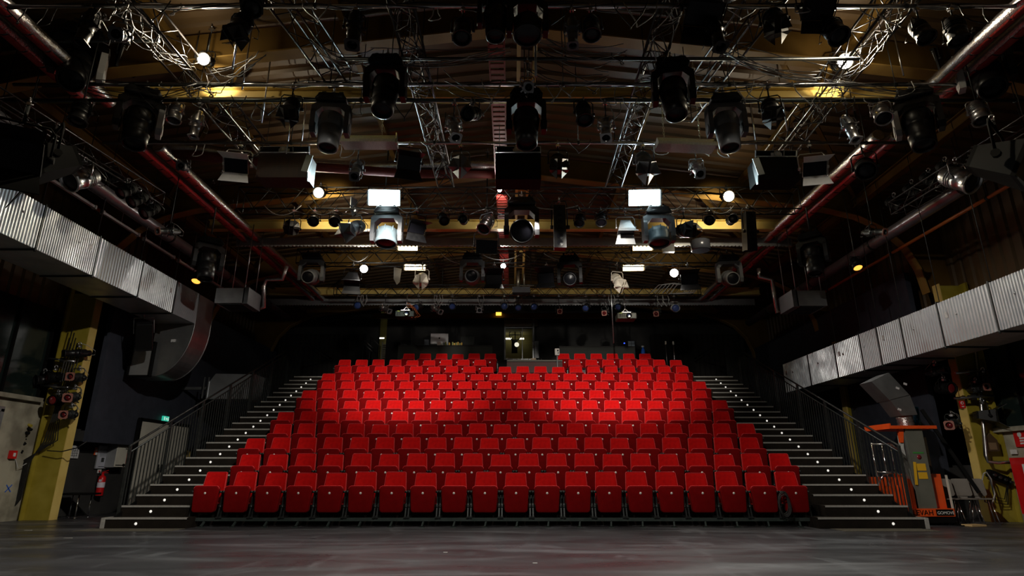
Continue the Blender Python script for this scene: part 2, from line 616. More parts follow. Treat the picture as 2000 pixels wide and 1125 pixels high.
# the steel portal frames that carry the roof
FR = [(3.2, 'nearest the stage, above the front lamps'), (8.2, 'over the middle of the lighting rig'), (13.2, 'behind the first cross truss'),
      (18.2, 'between the second and third cross trusses'), (23.2, 'in front of the rear wall')]
RAFT = [(0, 7.98), (4.4, 7.42), (7.6, 7.0)]
for fy, lab in FR:
    t = thing('portal_frame', 'ochre steel portal frame of the roof, ' + lab, 'roof frame', (0, fy, 0))
    for sg in (-1, 1):
        xc = 9.6
        off = -0.45 if (sg > 0) else 0.0
        # rafter: web with a bottom and a top flange
        curve = [(7.6, 7.0), (8.3, 6.82), (8.9, 6.5), (9.3, 6.05), (9.52, 5.5), (xc, 4.9)]
        low = [(x * sg, z) for x, z in RAFT[:-1]] + [(x * sg, z) for x, z in curve]
        top = [(x * sg, roof_z(x) - 0.07) for x in (10.3, 8.5, 4.4, 0)]
        out = [(10.3 * sg, 4.9)]
        poly = low + out + top
        web = MB()
        n = len(poly)
        # fan-free web: strip between low and top lines
        for i in range(len(low) - 1):
            (x0, z0), (x1, z1) = low[i], low[i + 1]
            za, zb = roof_z(x0) - 0.07, roof_z(x1) - 0.07
            web.add([(x0, -.012, z0), (x1, -.012, z1), (x1, -.012, zb), (x0, -.012, za), (x0, .012, z0), (x1, .012, z1), (x1, .012, zb), (x0, .012, za)],
                    [(0, 1, 2, 3), (4, 7, 6, 5), (0, 4, 5, 1), (3, 2, 6, 7)])
        web.span((xc * sg, -.012, 4.9), (10.3 * sg, .012, roof_z(10.3) - .07))
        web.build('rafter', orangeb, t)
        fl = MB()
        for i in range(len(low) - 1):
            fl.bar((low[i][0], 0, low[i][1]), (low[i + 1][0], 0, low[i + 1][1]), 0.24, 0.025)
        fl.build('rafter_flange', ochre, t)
        co = MB()
        co.span((xc * sg, off - .012, 0), (10.25 * sg, off + .012, 4.95))
        co.span(((xc - .02) * sg, off - 0.01, 0), (xc * sg, off + 0.21, 5.0), 1)
        co.span((10.12 * sg, off - 0.11, 0), (10.145 * sg, off + 0.11, 5.0))
        co.span((xc * sg, off - 0.10, 2.1), (10.12 * sg, off - .012, 2.13))
        co.build('frame_column', [yellow, yellowl], t)  # one yellow paint: the flange's lighter tone paints in the light it catches

# purlins and runway beams along the hall
for k, (x, z, lab) in enumerate(((-8.3, 7.05, 'above the ducts by the extinguisher wall'), (8.3, 7.05, 'above the ducts by the lift wall'))):
    mb = MB().box((x, 10, z), (0.16, 31, 0.02)).box((x, 10, z + .22), (0.16, 31, .02)).box((x, 10, z + .11), (.02, 31, .2))
    tag(mb.build('runway_beam', orangeb), 'long ochre runway beam along the hall, ' + lab, 'beam')
for x in (-5.6, -2.8, 2.8, 5.6):
    mb = MB().box((x, 10, roof_z(x) - 0.14), (0.1, 31, 0.14))
    tag(mb.build('purlin', orangeb), 'ochre roof purlin running the length of the hall under the ribbed sheets', 'beam', 'purlins under the roof sheets')
for sg in (-1, 1):
    for y0 in (3.2, 8.2, 13.2, 18.2):
        mb = MB().bar((sg * 4.4, y0 + .15, 7.78), (sg * 8.15, y0 + 4.7, 7.25), 0.08, 0.08)
        tag(mb.build('wind_brace', orangeb), 'slanting ochre wind brace between two roof frames', 'beam', 'wind braces between the roof frames')

# cross beams painted yellow, and the pale perforated channels beside them
ZBM = 6.95


def ibeam_x(name, y, z, x0, x1, h, wd, m, label):
    mb = MB().span((x0, y - wd / 2, z - h / 2), (x1, y + wd / 2, z - h / 2 + .02)).span((x0, y - wd / 2, z + h / 2 - .02), (x1, y + wd / 2, z + h / 2)).span((x0, y - .01, z - h / 2), (x1, y + .01, z + h / 2))
    return tag(mb.build(name, m), label, 'beam')


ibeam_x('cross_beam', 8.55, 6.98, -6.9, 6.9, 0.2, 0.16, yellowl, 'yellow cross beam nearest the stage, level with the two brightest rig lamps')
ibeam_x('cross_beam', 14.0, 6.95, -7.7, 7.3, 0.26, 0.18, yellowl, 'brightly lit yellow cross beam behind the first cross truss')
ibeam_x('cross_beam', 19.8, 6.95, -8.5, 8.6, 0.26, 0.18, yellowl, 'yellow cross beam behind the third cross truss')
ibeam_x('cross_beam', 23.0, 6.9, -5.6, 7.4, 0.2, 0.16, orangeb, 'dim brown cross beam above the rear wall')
for y, z, x0, x1, lab in ((14.7, 6.78, -7.3, 7.4, 'pale perforated channel hung below the brightly lit yellow beam'), (20.3, 6.72, -9.2, 8.6, 'pale channel hung under the rearmost yellow beam')):
    mb = MB().span((x0, y - .02, z - .11), (x1, y + .02, z + .11))
    k = x0
    while k < x1 - .1:
        mb.box((k + .05, y - .03, z - .125), (.045, .05, .03))
        k += .1
    tag(mb.build('perforated_channel', greyl), lab, 'beam')

# ridge: red cable tray and pale ridge rail running up the hall
mb = MB()
yy = 4.0
for x in (-.36, -.12):
    mb.span((x - .012, 4, 7.2), (x + .012, 22, 7.28))
while yy < 22:
    mb.span((-.36, yy, 7.2), (-.12, yy + .09, 7.215))
    yy += .15
tag(mb.build('cable_tray', redtray), 'red perforated cable tray running up the middle of the hall under the ridge', 'cable tray')
mb = MB().span((.08, 4, 7.3), (.14, 22, 7.55)).span((.34, 4, 7.3), (.40, 22, 7.55))
k = 4.5
while k < 22:
    mb.span((.14, k, 7.4), (.34, k + .08, 7.46)); k += 1.4
tag(mb.build('ridge_rail', yellowl), 'pale yellow twin rail beside the red cable tray under the ridge', 'rail')

# ------------------------------------------------------------------ side ducts
def rib_face(mb, x, y0, y1, z0, z1, per, dep, sg, mi=0):
    n = max(2, int((y1 - y0) / per))
    pr = []
    for i in range(n):
        a = y0 + (y1 - y0) * i / n
        h = (y1 - y0) / n
        pr += [(a, 0), (a + h * .35, 0), (a + h * .5, dep), (a + h * .85, dep)]
    pr.append((y1, 0))
    m = len(pr)
    vs_ = [(x - sg * p[1], p[0], z0) for p in pr] + [(x - sg * p[1], p[0], z1) for p in pr]
    mb.add(vs_, [(i, i + 1, m + i + 1, m + i) for i in range(m - 1)], False, mi)


def duct(sg, xf, z0, z1, cuts, pers, name, labf):
    th = thing(name, labf, 'duct', (0, 0, 0))
    wd = 0.95
    for i in range(len(cuts) - 1):
        a, b = cuts[i] + .012, cuts[i + 1] - .012
        mb = MB()
        rib_face(mb, xf * sg, a, b, z0, z1, pers[i % len(pers)], .02, sg)
        x0, x1 = xf * sg, (xf + wd) * sg
        # bottom, top, back
        mb.add([(x0, a, z0), (x1, a, z0), (x1, b, z0), (x0, b, z0)], [(0, 1, 2, 3)])
        mb.add([(x0, a, z1), (x1, a, z1), (x1, b, z1), (x0, b, z1)], [(3, 2, 1, 0)])
        mb.add([(x1, a, z0), (x1, b, z0), (x1, b, z1), (x1, a, z1)], [(0, 1, 2, 3)])
        mb.add([(x0, a, z0), (x1, a, z0), (x1, a, z1), (x0, a, z1)], [(0, 1, 2, 3)])
        mb.add([(x0, b, z0), (x1, b, z0), (x1, b, z1), (x0, b, z1)], [(0, 1, 2, 3)])
        # small dimple plugs in the middle of each sheet
        mb.lathe([(.025, 0), (.02, .015), (0, .02)], (xf * sg - .012 * sg, (a + b) / 2 + .2, (z0 + z1) / 2 + .1), (-sg, 0, 0), 8, 0)
        sec = mb.build('duct_section', galv, th)
        if i % 2 == 0:
            lb = MB().box((xf * sg - .02 * sg, b - .18, z1 - .28), (.006, .08, .11))
            lb.build('paper_tag', paper, sec)
    for c in cuts[1:-1]:
        MB().span(((xf - .03) * sg, c - .012, z0 - .03), ((xf + wd + .01) * sg, c + .012, z1 + .03)).build('joint_flange', darkm, th)
    for c in cuts[1:-1]:
        MB().cyl(((xf + .05) * sg, c, z1), ((xf + .05) * sg, c, roof_z(xf) - .1), .008, n=5).cyl(((xf - .02) * sg, c, z0 - .05), ((xf - .02) * sg, c, z0 + .02), .02, n=6).build('hanger_rod', darkm, th)
    return th


dl = duct(-1, 7.9, 4.48, 5.25, [3.0, 4.9, 6.8, 8.0, 9.2, 10.6, 12.0, 13.35, 14.4], [.075, .068, .03, .06, .05], 'air_duct',
          'bright ribbed galvanised air duct along the wall with the elbow at its end')
# the elbow that turns down towards the wall
arc = []
for k in range(15):
    a = R(0 - 90 * k / 14)
    arc.append((-8.75 + .85 * math.cos(a), 4.48 + 1.30 * math.sin(a)))
outer = [(-7.9, 5.25)] + arc + [(-9.28, 3.18), (-9.28, 4.0), (-8.85, 4.0), (-8.85, 5.25)]
eb = MB().prism(outer, 14.42, 15.2, 'xz')
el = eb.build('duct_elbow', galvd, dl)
band = MB()
for y in (14.42, 15.2):
    band.path([(x, y, z) for x, z in outer[:16]], .018, 4)
band.build('seam_band', galvd, el)
og = MB().box((-9.02, 14.38, 3.58), (.50, .06, .78))
og.build('outlet_panel', greyl, dl, 'pale outlet panel at the end of the elbow')
of = MB()
for x in (-9.28, -8.76):
    of.box((x, 14.36, 3.58), (.04, .1, .84))
for z in (3.17, 3.99):
    of.box((-9.02, 14.36, z), (.56, .1, .04))
of.build('outlet_frame', blackm, dl)
MB().box((-8.35, 14.40, 4.05), (.12, .01, .07)).build('paper_tag', paper, el)

dr = duct(1, 8.2, 3.22, 4.06, [3.0, 5.0, 6.9, 8.4, 9.75, 11.05, 12.2, 13.05, 13.75, 14.9, 16.3, 17.9], [.075, .07, .066, .06], 'air_duct',
          'ribbed galvanised air duct along the wall with the platform lift')
# branch that drops from it: slanting box, funnel, flexible hose
br = MB()
Yb = 12.35
q = [P(1700, 738, Yb), P(1735, 722, Yb), P(1797, 775, Yb), P(1766, 780, Yb)]
fr_ = [(p.x, p.z) for p in (P(1702, 745, Yb), P(1736, 728, Yb), P(1777, 772, Yb), P(1738, 782, Yb))]
br.prism(fr_, Yb, Yb + .45, 'xz')
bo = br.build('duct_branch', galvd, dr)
fn = MB()
a_, b_ = P(1738, 781, Yb), P(1777, 771, Yb)
c_, d_ = P(1762, 812, Yb), P(1792, 810, Yb)
fn.prism([(a_.x, a_.z), (b_.x, b_.z), (d_.x, d_.z), (c_.x, c_.z)], Yb, Yb + .4, 'xz')
fn.build('funnel', galvd, bo)
fx = MB()
c0 = (c_ + d_) / 2 + Vector((0, .2, 0))
prof = []
L = 0.9
for k in range(28):
    prof.append((.16 if k % 2 else .145, L * k / 27))
fx.lathe(prof, c0, (.10, 0, -1), 16, 0)
fx.build('flexible_hose', foil, bo)
for a, b in ((1753, 758), (1757, 800), (1768, 750)):
    p = P(a, b, Yb - .005)
    MB().box(p, (.07, .008, .045), rot=(0, 20, 0)).build('paper_tag', paper, bo)

# ------------------------------------------------------------------ pipes along the hall
def ribbed_pipe(name, x, z, y0, y1, r, label, sg):
    t = thing(name, label, 'heating pipe', (x, 0, z))
    for dx in (-.17, .17):
        pr = []
        n = int((y1 - y0) / .09)
        for k in range(n + 1):
            pr.append((r + (.008 if k % 2 else 0), (y1 - y0) * k / n))
        a = MB().lathe(pr, (dx, y0, 0), (0, 1, 0), 12, 0)
        p = a.build('foil_pipe', foil, t)
        # red strip that wraps the underside
        s_ = MB()
        m = int((y1 - y0) / .35)
        for j in range(m):
            ya, yb = y0 + (y1 - y0) * j / m + .015, y0 + (y1 - y0) * (j + 1) / m - .015
            vs_ = []
            for yq in (ya, yb):
                for i in range(8):
                    an = R(238 + 64 * i / 7)
                    vs_.append((dx + (r + .014) * math.cos(an), yq, (r + .014) * math.sin(an)))
            s_.add(vs_, [(i, i + 1, 8 + i + 1, 8 + i) for i in range(7)], True)
        s_.build('red_wrapping', foilr, p)
    k = y0 + .5
    while k < y1:
        for dx in (-.17, .17):
            MB().cyl((dx, k, r), (dx, k, roof_z(x) - z - .1), .006, n=4).build('hanger_rod', darkm, t)
        k += 2.6
    return t


ribbed_pipe('heating_pipe', -6.90, 6.87, 3.0, 8.6, .105, 'pair of red and foil heating pipes above the stage by the extinguisher wall', -1)
ribbed_pipe('heating_pipe', -6.90, 6.87, 10.0, 21.0, .105, 'long pair of red and foil heating pipes over the seating by the extinguisher wall', -1)
ribbed_pipe('heating_pipe', 6.90, 6.87, 3.0, 8.7, .105, 'pair of red and foil heating pipes above the stage by the lift wall', 1)
ribbed_pipe('heating_pipe', 6.90, 6.87, 9.6, 21.0, .105, 'long pair of red and foil heating pipes over the seating by the lift wall', 1)
# flexible foil ducts that cross the roof
mb = MB()
pts = [(-6.9, 10.2, 7.05), (-5.5, 11.2, 7.3), (-3.5, 11.9, 7.45), (-1.2, 12.0, 7.6), (0.2, 12.0, 7.62)]
pr = []
mb.path(pts, .13, 12)
tag(mb.build('foil_hose', foil), 'grey foil hose crossing under the roof towards the red cable tray', 'hose')
mb = MB().path([(-6.7, 10.4, 6.95), (-4.4, 11.2, 7.1), (-2.2, 11.9, 7.3), (-.4, 12.2, 7.45)], .1, 12)
tag(mb.build('red_hose', mat('dull_red_wrap', (.13, .015, .012), .7)), 'red wrapped hose crossing beside the grey foil hose', 'hose')


def plain_pipe(name, x, z, y0, y1, r, m, label, cat='pipe', seg=2.9):
    t = thing(name, label, cat, (x, 0, z))
    MB().cyl((0, y0, 0), (0, y1, 0), r, n=16).build('tube', m, t)
    k = y0 + 1.2
    while k < y1:
        c = MB().lathe([(r + .012, 0), (r + .012, .05)], (0, k, 0), (0, 1, 0), 16)
        c.cyl((0, k + .02, r), (0, k + .02, roof_z(x) - z - .1), .008, n=5)
        c.build('hanger_clip', darkm, t)
        k += seg
    return t


plain_pipe('drain_pipe', -8.0, 6.2, 3.0, 20.5, .13, pipeg, 'thick grey pipe hung above the duct by the extinguisher wall')
plain_pipe('drain_pipe', 8.4, 6.02, 3.0, 20.5, .13, pipeg, 'thick grey pipe hung above the duct by the lift wall')
plain_pipe('gas_pipe', -8.5, 6.1, 3.0, 17, .035, orangep, 'thin orange gas pipe beside the thick grey pipe, extinguisher wall')
plain_pipe('gas_pipe', 8.8, 5.8, 3.0, 17, .035, orangep, 'thin orange gas pipe beside the thick grey pipe, lift wall')
for k in range(9):
    y = 4.5 + 1.45 * k
    mb = MB().box((-8.36, y, 6.02), (.06, 1.25, .05)).box((-8.36, y - .6, 6.02), (.08, .05, .08)).box((-8.36, y + .6, 6.02), (.08, .05, .08))
    mb.cyl((-8.36, y, 6.04), (-8.36, y, 7.06), .006, n=4)
    tag(mb.build('strip_light', whitep), 'unlit white strip light in the line beside the orange gas pipe', 'light', 'unlit strip lights beside the gas pipe')


def hvac(px, py, Y, wpx, label, sg):
    c = P(px, py, Y)
    wd = M2(wpx, py, Y)
    t = thing('fan_heater', label, 'heater', c)
    MB().box((0, 0, 0), (wd * .78, .8, wd * .42)).build('casing', greyl, t)
    s_ = MB().box((sg * wd * .43, -.02, 0), (wd * .14, .76, wd * .46))
    s_.build('side_cover', greyp, t)
    g = MB()
    for k in range(9):
        g.box((0, -.35 + .085 * k, -wd * .22), (wd * .6, .03, .03))
    g.build('outlet_grille', darkm, t)
    h = MB()
    for x in (-wd * .34, wd * .34):
        for y in (-.3, .3):
            h.cyl((x, y, wd * .2), (x, y, 1.9), .012, n=5)
    h.build('hanger_rod', silver, t)
    return t


hvac(463, 586, 14.2, 70, 'grey box fan heater hung beside the thick pipe, extinguisher side', 1)
hvac(1570, 591, 14.2, 72, 'grey box fan heater hung beside the thick pipe, lift side', -1)
# foil-wrapped bends that feed the heaters
for nm, pts, lab in (('foil_bend', [(560, 520), (551, 545), (520, 545), (515, 560), (515, 600), (497, 606)], 'foil wrapped pipe bend dropping to the heater by the extinguisher wall'),
                     ('foil_bend', [(1482, 525), (1483, 540), (1508, 546), (1512, 575), (1518, 610), (1536, 602)], 'foil wrapped pipe bend dropping to the heater by the lift wall')):
    mb = MB().path([P(a, b, 14.6) for a, b in pts], .055, 8)
    tag(mb.build(nm, foil), lab, 'pipe')

# ------------------------------------------------------------------ seating
PITCH, RISE, SP = 0.7976, 0.3617, 0.57
Y1 = 11.546


def row_y(n):
    return Y1 + (n - 1) * PITCH


def deck_y(n):
    return row_y(n) - .33


tr = thing('seating_platform', 'black stepped platform that carries the rows of red seats', 'seating platform', (0, 0, 0))
for n in range(2, 14):
    z = (n - 1) * RISE
    y0 = deck_y(n)
    y1 = deck_y(n + 1) + .02 if n < 13 else 24.18
    d = MB().span((-5.74, y0, z - .05), (5.74, y1, z)).span((-5.74, y0, z - RISE), (5.74, y0 + .03, z - .05))
    d.build('deck', stepm, tr)
MB().span((-5.74, deck_y(2) + .3, 0), (-5.70, 20.9, .2)).build('skirt', blackm, tr)
for sx in (-1, 1):
    MB().prism([(deck_y(2), 0), (deck_y(2), .3), (deck_y(13), 12 * RISE - .06), (24.1, 12 * RISE - .06), (24.1, 0)], sx * 5.70, sx * 5.74, 'yz').build('side_panel', blackm, tr)

# seat meshes shared by every seat
seat_ol = rrect(.425, .468, .245, .71, .06)


def seat_warp(x, y, z):
    k = (z - .25) / .46
    bulge = .018 * (1 - (x / .24) ** 2) * math.sin(math.pi * min(max(k, 0), 1))
    return (x, y - bulge * (1 if y < 0 else -1) + .05 - .03 * (1 - k), z)


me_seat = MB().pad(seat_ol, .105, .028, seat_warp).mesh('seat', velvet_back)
pp = MB()
ring = [seat_warp(x, -.03, z) for x, z in seat_ol]
pp.path([(x, y, z) for x, y, z in ring if z > .36], .0065, 5)
me_spipe = pp.mesh('seat_piping', piping)
back_ol = rrect(.455, .375, .40, .957, .03)


def back_warp(x, y, z):
    k = (z - .40) / .557
    return (x, y + .30 + .11 * k - .05 * (x / .23) ** 2, z + .008 * (1 - (x / .19) ** 2) * (-1 if k > .9 else 0))


me_back = MB().pad(back_ol, .07, .022, back_warp).mesh('backrest', velvet)
pp = MB()
pts = [back_warp(x, -.032, z) for x, z in back_ol]
pp.path(pts, .006, 5, closed=True)
me_bpipe = pp.mesh('back_piping', piping)
me_disc = MB().lathe([(.0, -.004), (.021, -.004), (.021, .004), (0, .004)], (0, -.021, .583), (0, 1, 0), 14).mesh('number_disc', discm)


def arm_mesh(sg):
    a = MB()
    x = sg * .258
    a.prism([(.03, .16), (.09, .16), (.17, .40), (.16, .60), (.10, .60), (.10, .40)], x - .012, x + .012, 'yz')
    a.prism([(.24, .16), (.30, .16), (.33, .62), (.27, .62)], x - .01, x + .01, 'yz')
    a.box((x, .13, .345), (.05, .09, .06))
    a.cyl((x - sg * .03, .10, .345), (x + sg * .025, .10, .345), .03, n=10)
    a.box((x, .2, .61), (.045, .30, .028))
    a.cyl((x, .045, .585), (x, .045, .625), .026, n=8)
    a.box((x, .17, .165), (.05, .30, .03))
    return a.mesh('arm_support', darkm)


me_arm = {-1: arm_mesh(-1), 1: arm_mesh(1)}
rowname = {1: 'front row'}
for n in range(2, 12):
    rowname[n] = ORD[n] + ' row'
rowname[12] = 'dim last row'


def make_seat(n, x, idx, side):
    z = (n - 1) * RISE
    r = thing('theatre_seat', 'red velvet tip-up seat in the %s, %s from the %s aisle' % (rowname[n], ORD[idx], side), 'seat',
              (x, row_y(n), z), 'red tip-up seats in the %s' % rowname[n], R(rnd.uniform(-1, 1)))
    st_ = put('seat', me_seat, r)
    put('seat_piping', me_spipe, st_)
    put('number_disc', me_disc, st_)
    bk = put('backrest', me_back, r)
    put('back_piping', me_bpipe, bk)
    bk.location.z = rnd.choice((0, 0, 0, -.012, -.02, .006))
    for sg in (-1, 1):
        put('arm_support', me_arm[sg], r)
    return r


rows = {}
for n in range(1, 11):
    x0 = (-9.87 if n % 2 else -9.40) * SP
    rows[n] = [(x0 + k * SP) for k in range(20)]
    for k, x in enumerate(rows[n]):
        make_seat(n, x, k + 1 if k < 10 else 20 - k, 'left' if k < 10 else 'right')
x0 = -9.87 * SP
rows[11] = [x0 + k * SP for k in range(9)]
for k, x in enumerate(rows[11]):
    make_seat(11, x, k + 1, 'left')
rr_ = [x0 + (k + 13.55) * SP for k in range(7)]
for k, x in enumerate(rr_):
    make_seat(11, x, 7 - k, 'right')
for k in range(6):
    make_seat(12, (-6.33 + k) * SP, k + 1, 'left')
    make_seat(12, (3.18 + k) * SP, 6 - k, 'right')

# the beams the seats are bolted to
for n in range(1, 13):
    z = (n - 1) * RISE
    segs = [(-5.93, 5.5)] if n % 2 else [(-5.66, 5.74)]
    if n == 11:
        segs = [(-5.93, -.75), (1.8, 5.8)]
    if n == 12:
        segs = [(-3.9, -.45), (1.5, 5.0)]
    for q, (a, b) in enumerate(segs):
        where = '' if len(segs) == 1 else (', %s aisle half' % ('left' if q == 0 else 'right'))
        t = thing('seat_beam', 'dark steel beam under the seats of the ' + rowname[n] + where, 'seat beam', (0, row_y(n), z))
        MB().span((a, .04, .10), (b, .11, .158)).build('beam', greenm, t)
        k = a + .33
        while k < b:
            f = MB()
            if n == 1:
                f.bar((k, .07, .10), (k - .02, -.02, .01), .03, .03)
                f.box((k - .02, -.02, .006), (.10, .07, .012))
            else:
                f.bar((k, .07, .10), (k, .07, .0), .03, .03)
            f.build('beam_foot', greenm, t)
            k += .57 if n == 1 else 1.71

# ------------------------------------------------------------------ aisle stairs with their lights and railings
for sg, side, xi, xo in ((-1, 'left', 5.78, 7.20), (1, 'right', 5.78, 7.30)):
    t = thing('aisle_stairs', 'dark stairs with pale nosings and dot lights up the %s side of the seating' % side, 'stairs', (0, 0, 0))
    for i in range(22):
        y = 11.28 + .3988 * i
        z = .1808 * (i + 1)
        xin = (5.76 if sg < 0 else 5.42) if i == 0 else xi
        s_ = MB().span((sg * xin, y, z - .1808), (sg * xo, y + .42, z))
        if i == 0:
            s_.span((sg * xo, y - .03, 0), (sg * (xo + .06), y + .38, z), 1)
        st_ = s_.build('step', [stepm, nosem], t)
        MB().span((sg * xin, y - .012, z - .028), (sg * xo, y + .035, z + .004)).build('nosing', nosem, st_)
        xl = sg * (6.65 if sg < 0 else 6.74)
        MB().lathe([(0, 0), (.020, 0), (.025, .012), (0, .012)], (xl, y - .014, z - .10), (0, 1, 0), 12).build('step_light', stepl, st_)
    MB().prism([(11.3, 0), (11.3, .1), (19.9, 3.8), (24.1, 3.8), (24.1, 0)], sg * (xo - .03), sg * xo, 'yz').build('stringer', blackm, t)
    MB().span((sg * xi, 20.05, 3.7), (sg * xo, 24.1, 22 * .1808)).build('landing', stepm, t)
    rl = thing('railing', 'black steel railing with two handrails and close bars beside the %s aisle stairs' % side, 'railing', (0, 0, 0))
    xr = sg * (xo + .03)

    def rz(y):
        return 1.445 + (y - 11.68) * .4535
    ya, yb = 11.66, 20.2
    MB().path([(xr, ya - .02, rz(ya) - .03), (xr, ya, rz(ya)), (xr, yb, rz(yb)), (xr, 23.8, rz(yb))], .021, 8).build('handrail', darkm, rl)
    MB().path([(xr, ya, rz(ya) - .13), (xr, yb, rz(yb) - .13), (xr, 23.8, rz(yb) - .13)], .016, 6).build('lower_rail', darkm, rl)
    k = 0
    y = ya
    while y < yb:
        zt = (y - 11.28) * .4535 + .02
        if k % 11 == 0:
            MB().box((xr, y, (zt - .15 + rz(y)) / 2), (.045, .045, rz(y) - zt + .15)).build('post', darkm, rl)
        else:
            MB().box((xr, y, (zt + rz(y) - .13) / 2), (.018, .014, rz(y) - .13 - zt)).build('baluster', darkm, rl)
        y += .112
        k += 1

# ------------------------------------------------------------------ rig: pipes and trusses
PIPES = {}


def rig_pipe(key, py, Y, x0, x1, r, label, m=darkm, dz=0):
    z = P(1000, py, Y).z + dz
    PIPES[key] = (Y, z)
    t = thing('rig_pipe', label, 'pipe', (0, Y, z))
    MB().cyl((x0, 0, 0), (x1, 0, 0), r, n=10).build('tube', m, t)
    k = x0 + .8
    while k < x1:
        h = MB().cyl((k, 0, r), (k, 0, max(.4, roof_z(k) - z - .1)), .008, n=4).cyl((k - .02, 0, 0), (k + .02, 0, 0), r + .012, n=8)
        h.build('hanger', darkm, t)
        k += 2.6
    return t


rig_pipe('P0', 12, 6.4, -8.6, 8.6, .027, 'silver lighting pipe nearest the stage, at the top of the rig', silver)
rig_pipe('P1', 115, 7.5, -2.6, 5.2, .027, 'short black lighting pipe behind the nearest silver one', darkm)
rig_pipe('P1b', 80, 7.3, -8.6, -5.2, .027, 'short dark lighting pipe over the big moving light, extinguisher side', darkm)
rig_pipe('P2', 165, 7.95, -7.8, 7.8, .027, 'cable-wrapped silver pipe in front of the nearest yellow beam', silver)
rig_pipe('P3', 196, 8.15, -8.4, 8.4, .030, 'long grey pipe running right across below the nearest yellow beam', greenm)
rig_pipe('P4', 279, 9.5, -7.4, 7.4, .027, 'silver pipe above the two hung loudspeakers', silver)
rig_pipe('P5', 200, 8.9, -8.3, 8.3, .02, 'thin brown rail across the rig under the long grey pipe', yellow)


def truss(name, a, b, wdt, h, label, n, tri=False, m=trussm, r=.018):
    """ladder-sided truss from a to b (middle of its section); chords and lacing"""
    a, b = Vector(a), Vector(b)
    t = thing(name, label, 'truss', a)
    d = (b - a)
    L = d.length
    f = d.normalized()
    sx = Vector((0, 0, 1)).cross(f).normalized()
    up = Vector((0, 0, 1))
    cs = [sx * (wdt / 2) + up * h / 2, sx * (-wdt / 2) + up * h / 2, sx * (wdt / 2) - up * h / 2, sx * (-wdt / 2) - up * h / 2]
    if tri:
        cs = [up * h / 2, sx * (wdt / 2) - up * h / 2, sx * (-wdt / 2) - up * h / 2]
    for c in cs:
        MB().cyl(c, c + d, r, n=8).build('chord', m, t)
    pairs = [(0, 2), (1, 3), (0, 1), (2, 3)] if not tri else [(0, 1), (0, 2), (1, 2)]
    lc = MB()
    for p, q in pairs:
        for k in range(n):
            u0, u1 = d * (k / n), d * ((k + 1) / n)
            c0, c1 = (cs[p], cs[q]) if k % 2 == 0 else (cs[q], cs[p])
            lc.cyl(c0 + u0, c1 + u1, r * .5, n=5)
        lc.cyl(cs[p], cs[q], r * .6, n=5)
        lc.cyl(cs[p] + d, cs[q] + d, r * .6, n=5)
    lc.build('lacing', m, t)
    k = .6
    while k < L:
        p = f * k + up * h / 2
        top = roof_z((a + p).x) - (a + p).z - .1
        if top > .1:
            MB().cyl(p, p + up * top, .01, n=4).build('hanger', darkm, t)
        k += 3.0
    return t


truss('lighting_truss', (-5.25, 4.5, 7.1), (-5.05, 10.9, 7.05), .36, .34, 'long black truss running up the hall above the brown loudspeaker', 18)
truss('lighting_truss', (5.15, 4.5, 7.1), (5.35, 10.9, 7.05), .36, .34, 'long black truss running up the hall above the black loudspeaker', 18)
truss('lighting_truss', (-1.5, 4.5, 7.1), (-1.42, 11.6, 6.98), .34, .30, 'black truss running up the hall just beside the red cable tray', 22, True)
truss('lighting_truss', (2.1, 4.5, 7.1), (2.18, 11.6, 6.98), .34, .30, 'black truss running up the hall beside the yellow twin rail', 22, True)
truss('lighting_truss', (-3.55, 4.5, 7.25), (-2.85, 8.4, 7.2), .34, .34, 'short slanting black truss behind the clustered cables', 12)
truss('lighting_truss', (3.9, 4.5, 7.3), (3.1, 9.4, 7.2), .34, .34, 'short slanting black truss over the black wash light', 12)
zt = lambda py, Y: P(1000, py, Y).z
for k, (pt, pb, Y, xa, xb, n, lab) in enumerate(((372, 413, 12.5, 470, 1556, 34, 'first cross truss, carrying the two big cool floodlights'),
                                               (490, 517, 16.0, 583, 1404, 34, 'second cross truss, carrying four white moving heads'),
                                               (559, 578, 19.2, 655, 1366, 40, 'third and rearmost cross truss, carrying two projectors'))):
    za, zb = zt(pt, Y), zt(pb, Y)
    zc_ = (za + zb) / 2
    pa, pb_ = P(xa, (pt + pb) / 2, Y), P(xb, (pt + pb) / 2, Y)
    truss('cross_truss', (pa.x, Y, zc_), (pb_.x, Y, zc_), .32, za - zb, 'black ' + lab, n, False, darkm)
    PIPES['T%d' % (k + 1)] = (Y - .16, zb)
# small trusses hanging at a slant by the walls (lamp bars over the side pipes)
truss('lamp_bar_truss', (-7.7, 4.2, 5.95), (-6.95, 10.6, 6.05), .3, .26, 'slim truss over the extinguisher side with a row of red parcans', 20, False, trussm, .014)
truss('lamp_bar_truss', (7.95, 4.2, 5.85), (7.5, 10.6, 5.85), .3, .26, 'slim truss over the lift side with a row of red parcans', 20, False, trussm, .014)

# ------------------------------------------------------------------ fixtures of the rig: meshes shared by all of one kind
def yoke_mesh(w_, h, m, r=.012):
    return MB().path([(-w_, 0, 0), (-w_, 0, h * .8), (-w_ * .8, 0, h), (w_ * .8, 0, h), (w_, 0, h * .8), (w_, 0, 0)], r, 6).cyl((-w_ - .02, 0, 0), (-w_ + .02, 0, 0), .03, n=8).cyl((w_ - .02, 0, 0), (w_ + .03, 0, 0), .03, n=8).mesh('yoke', m)


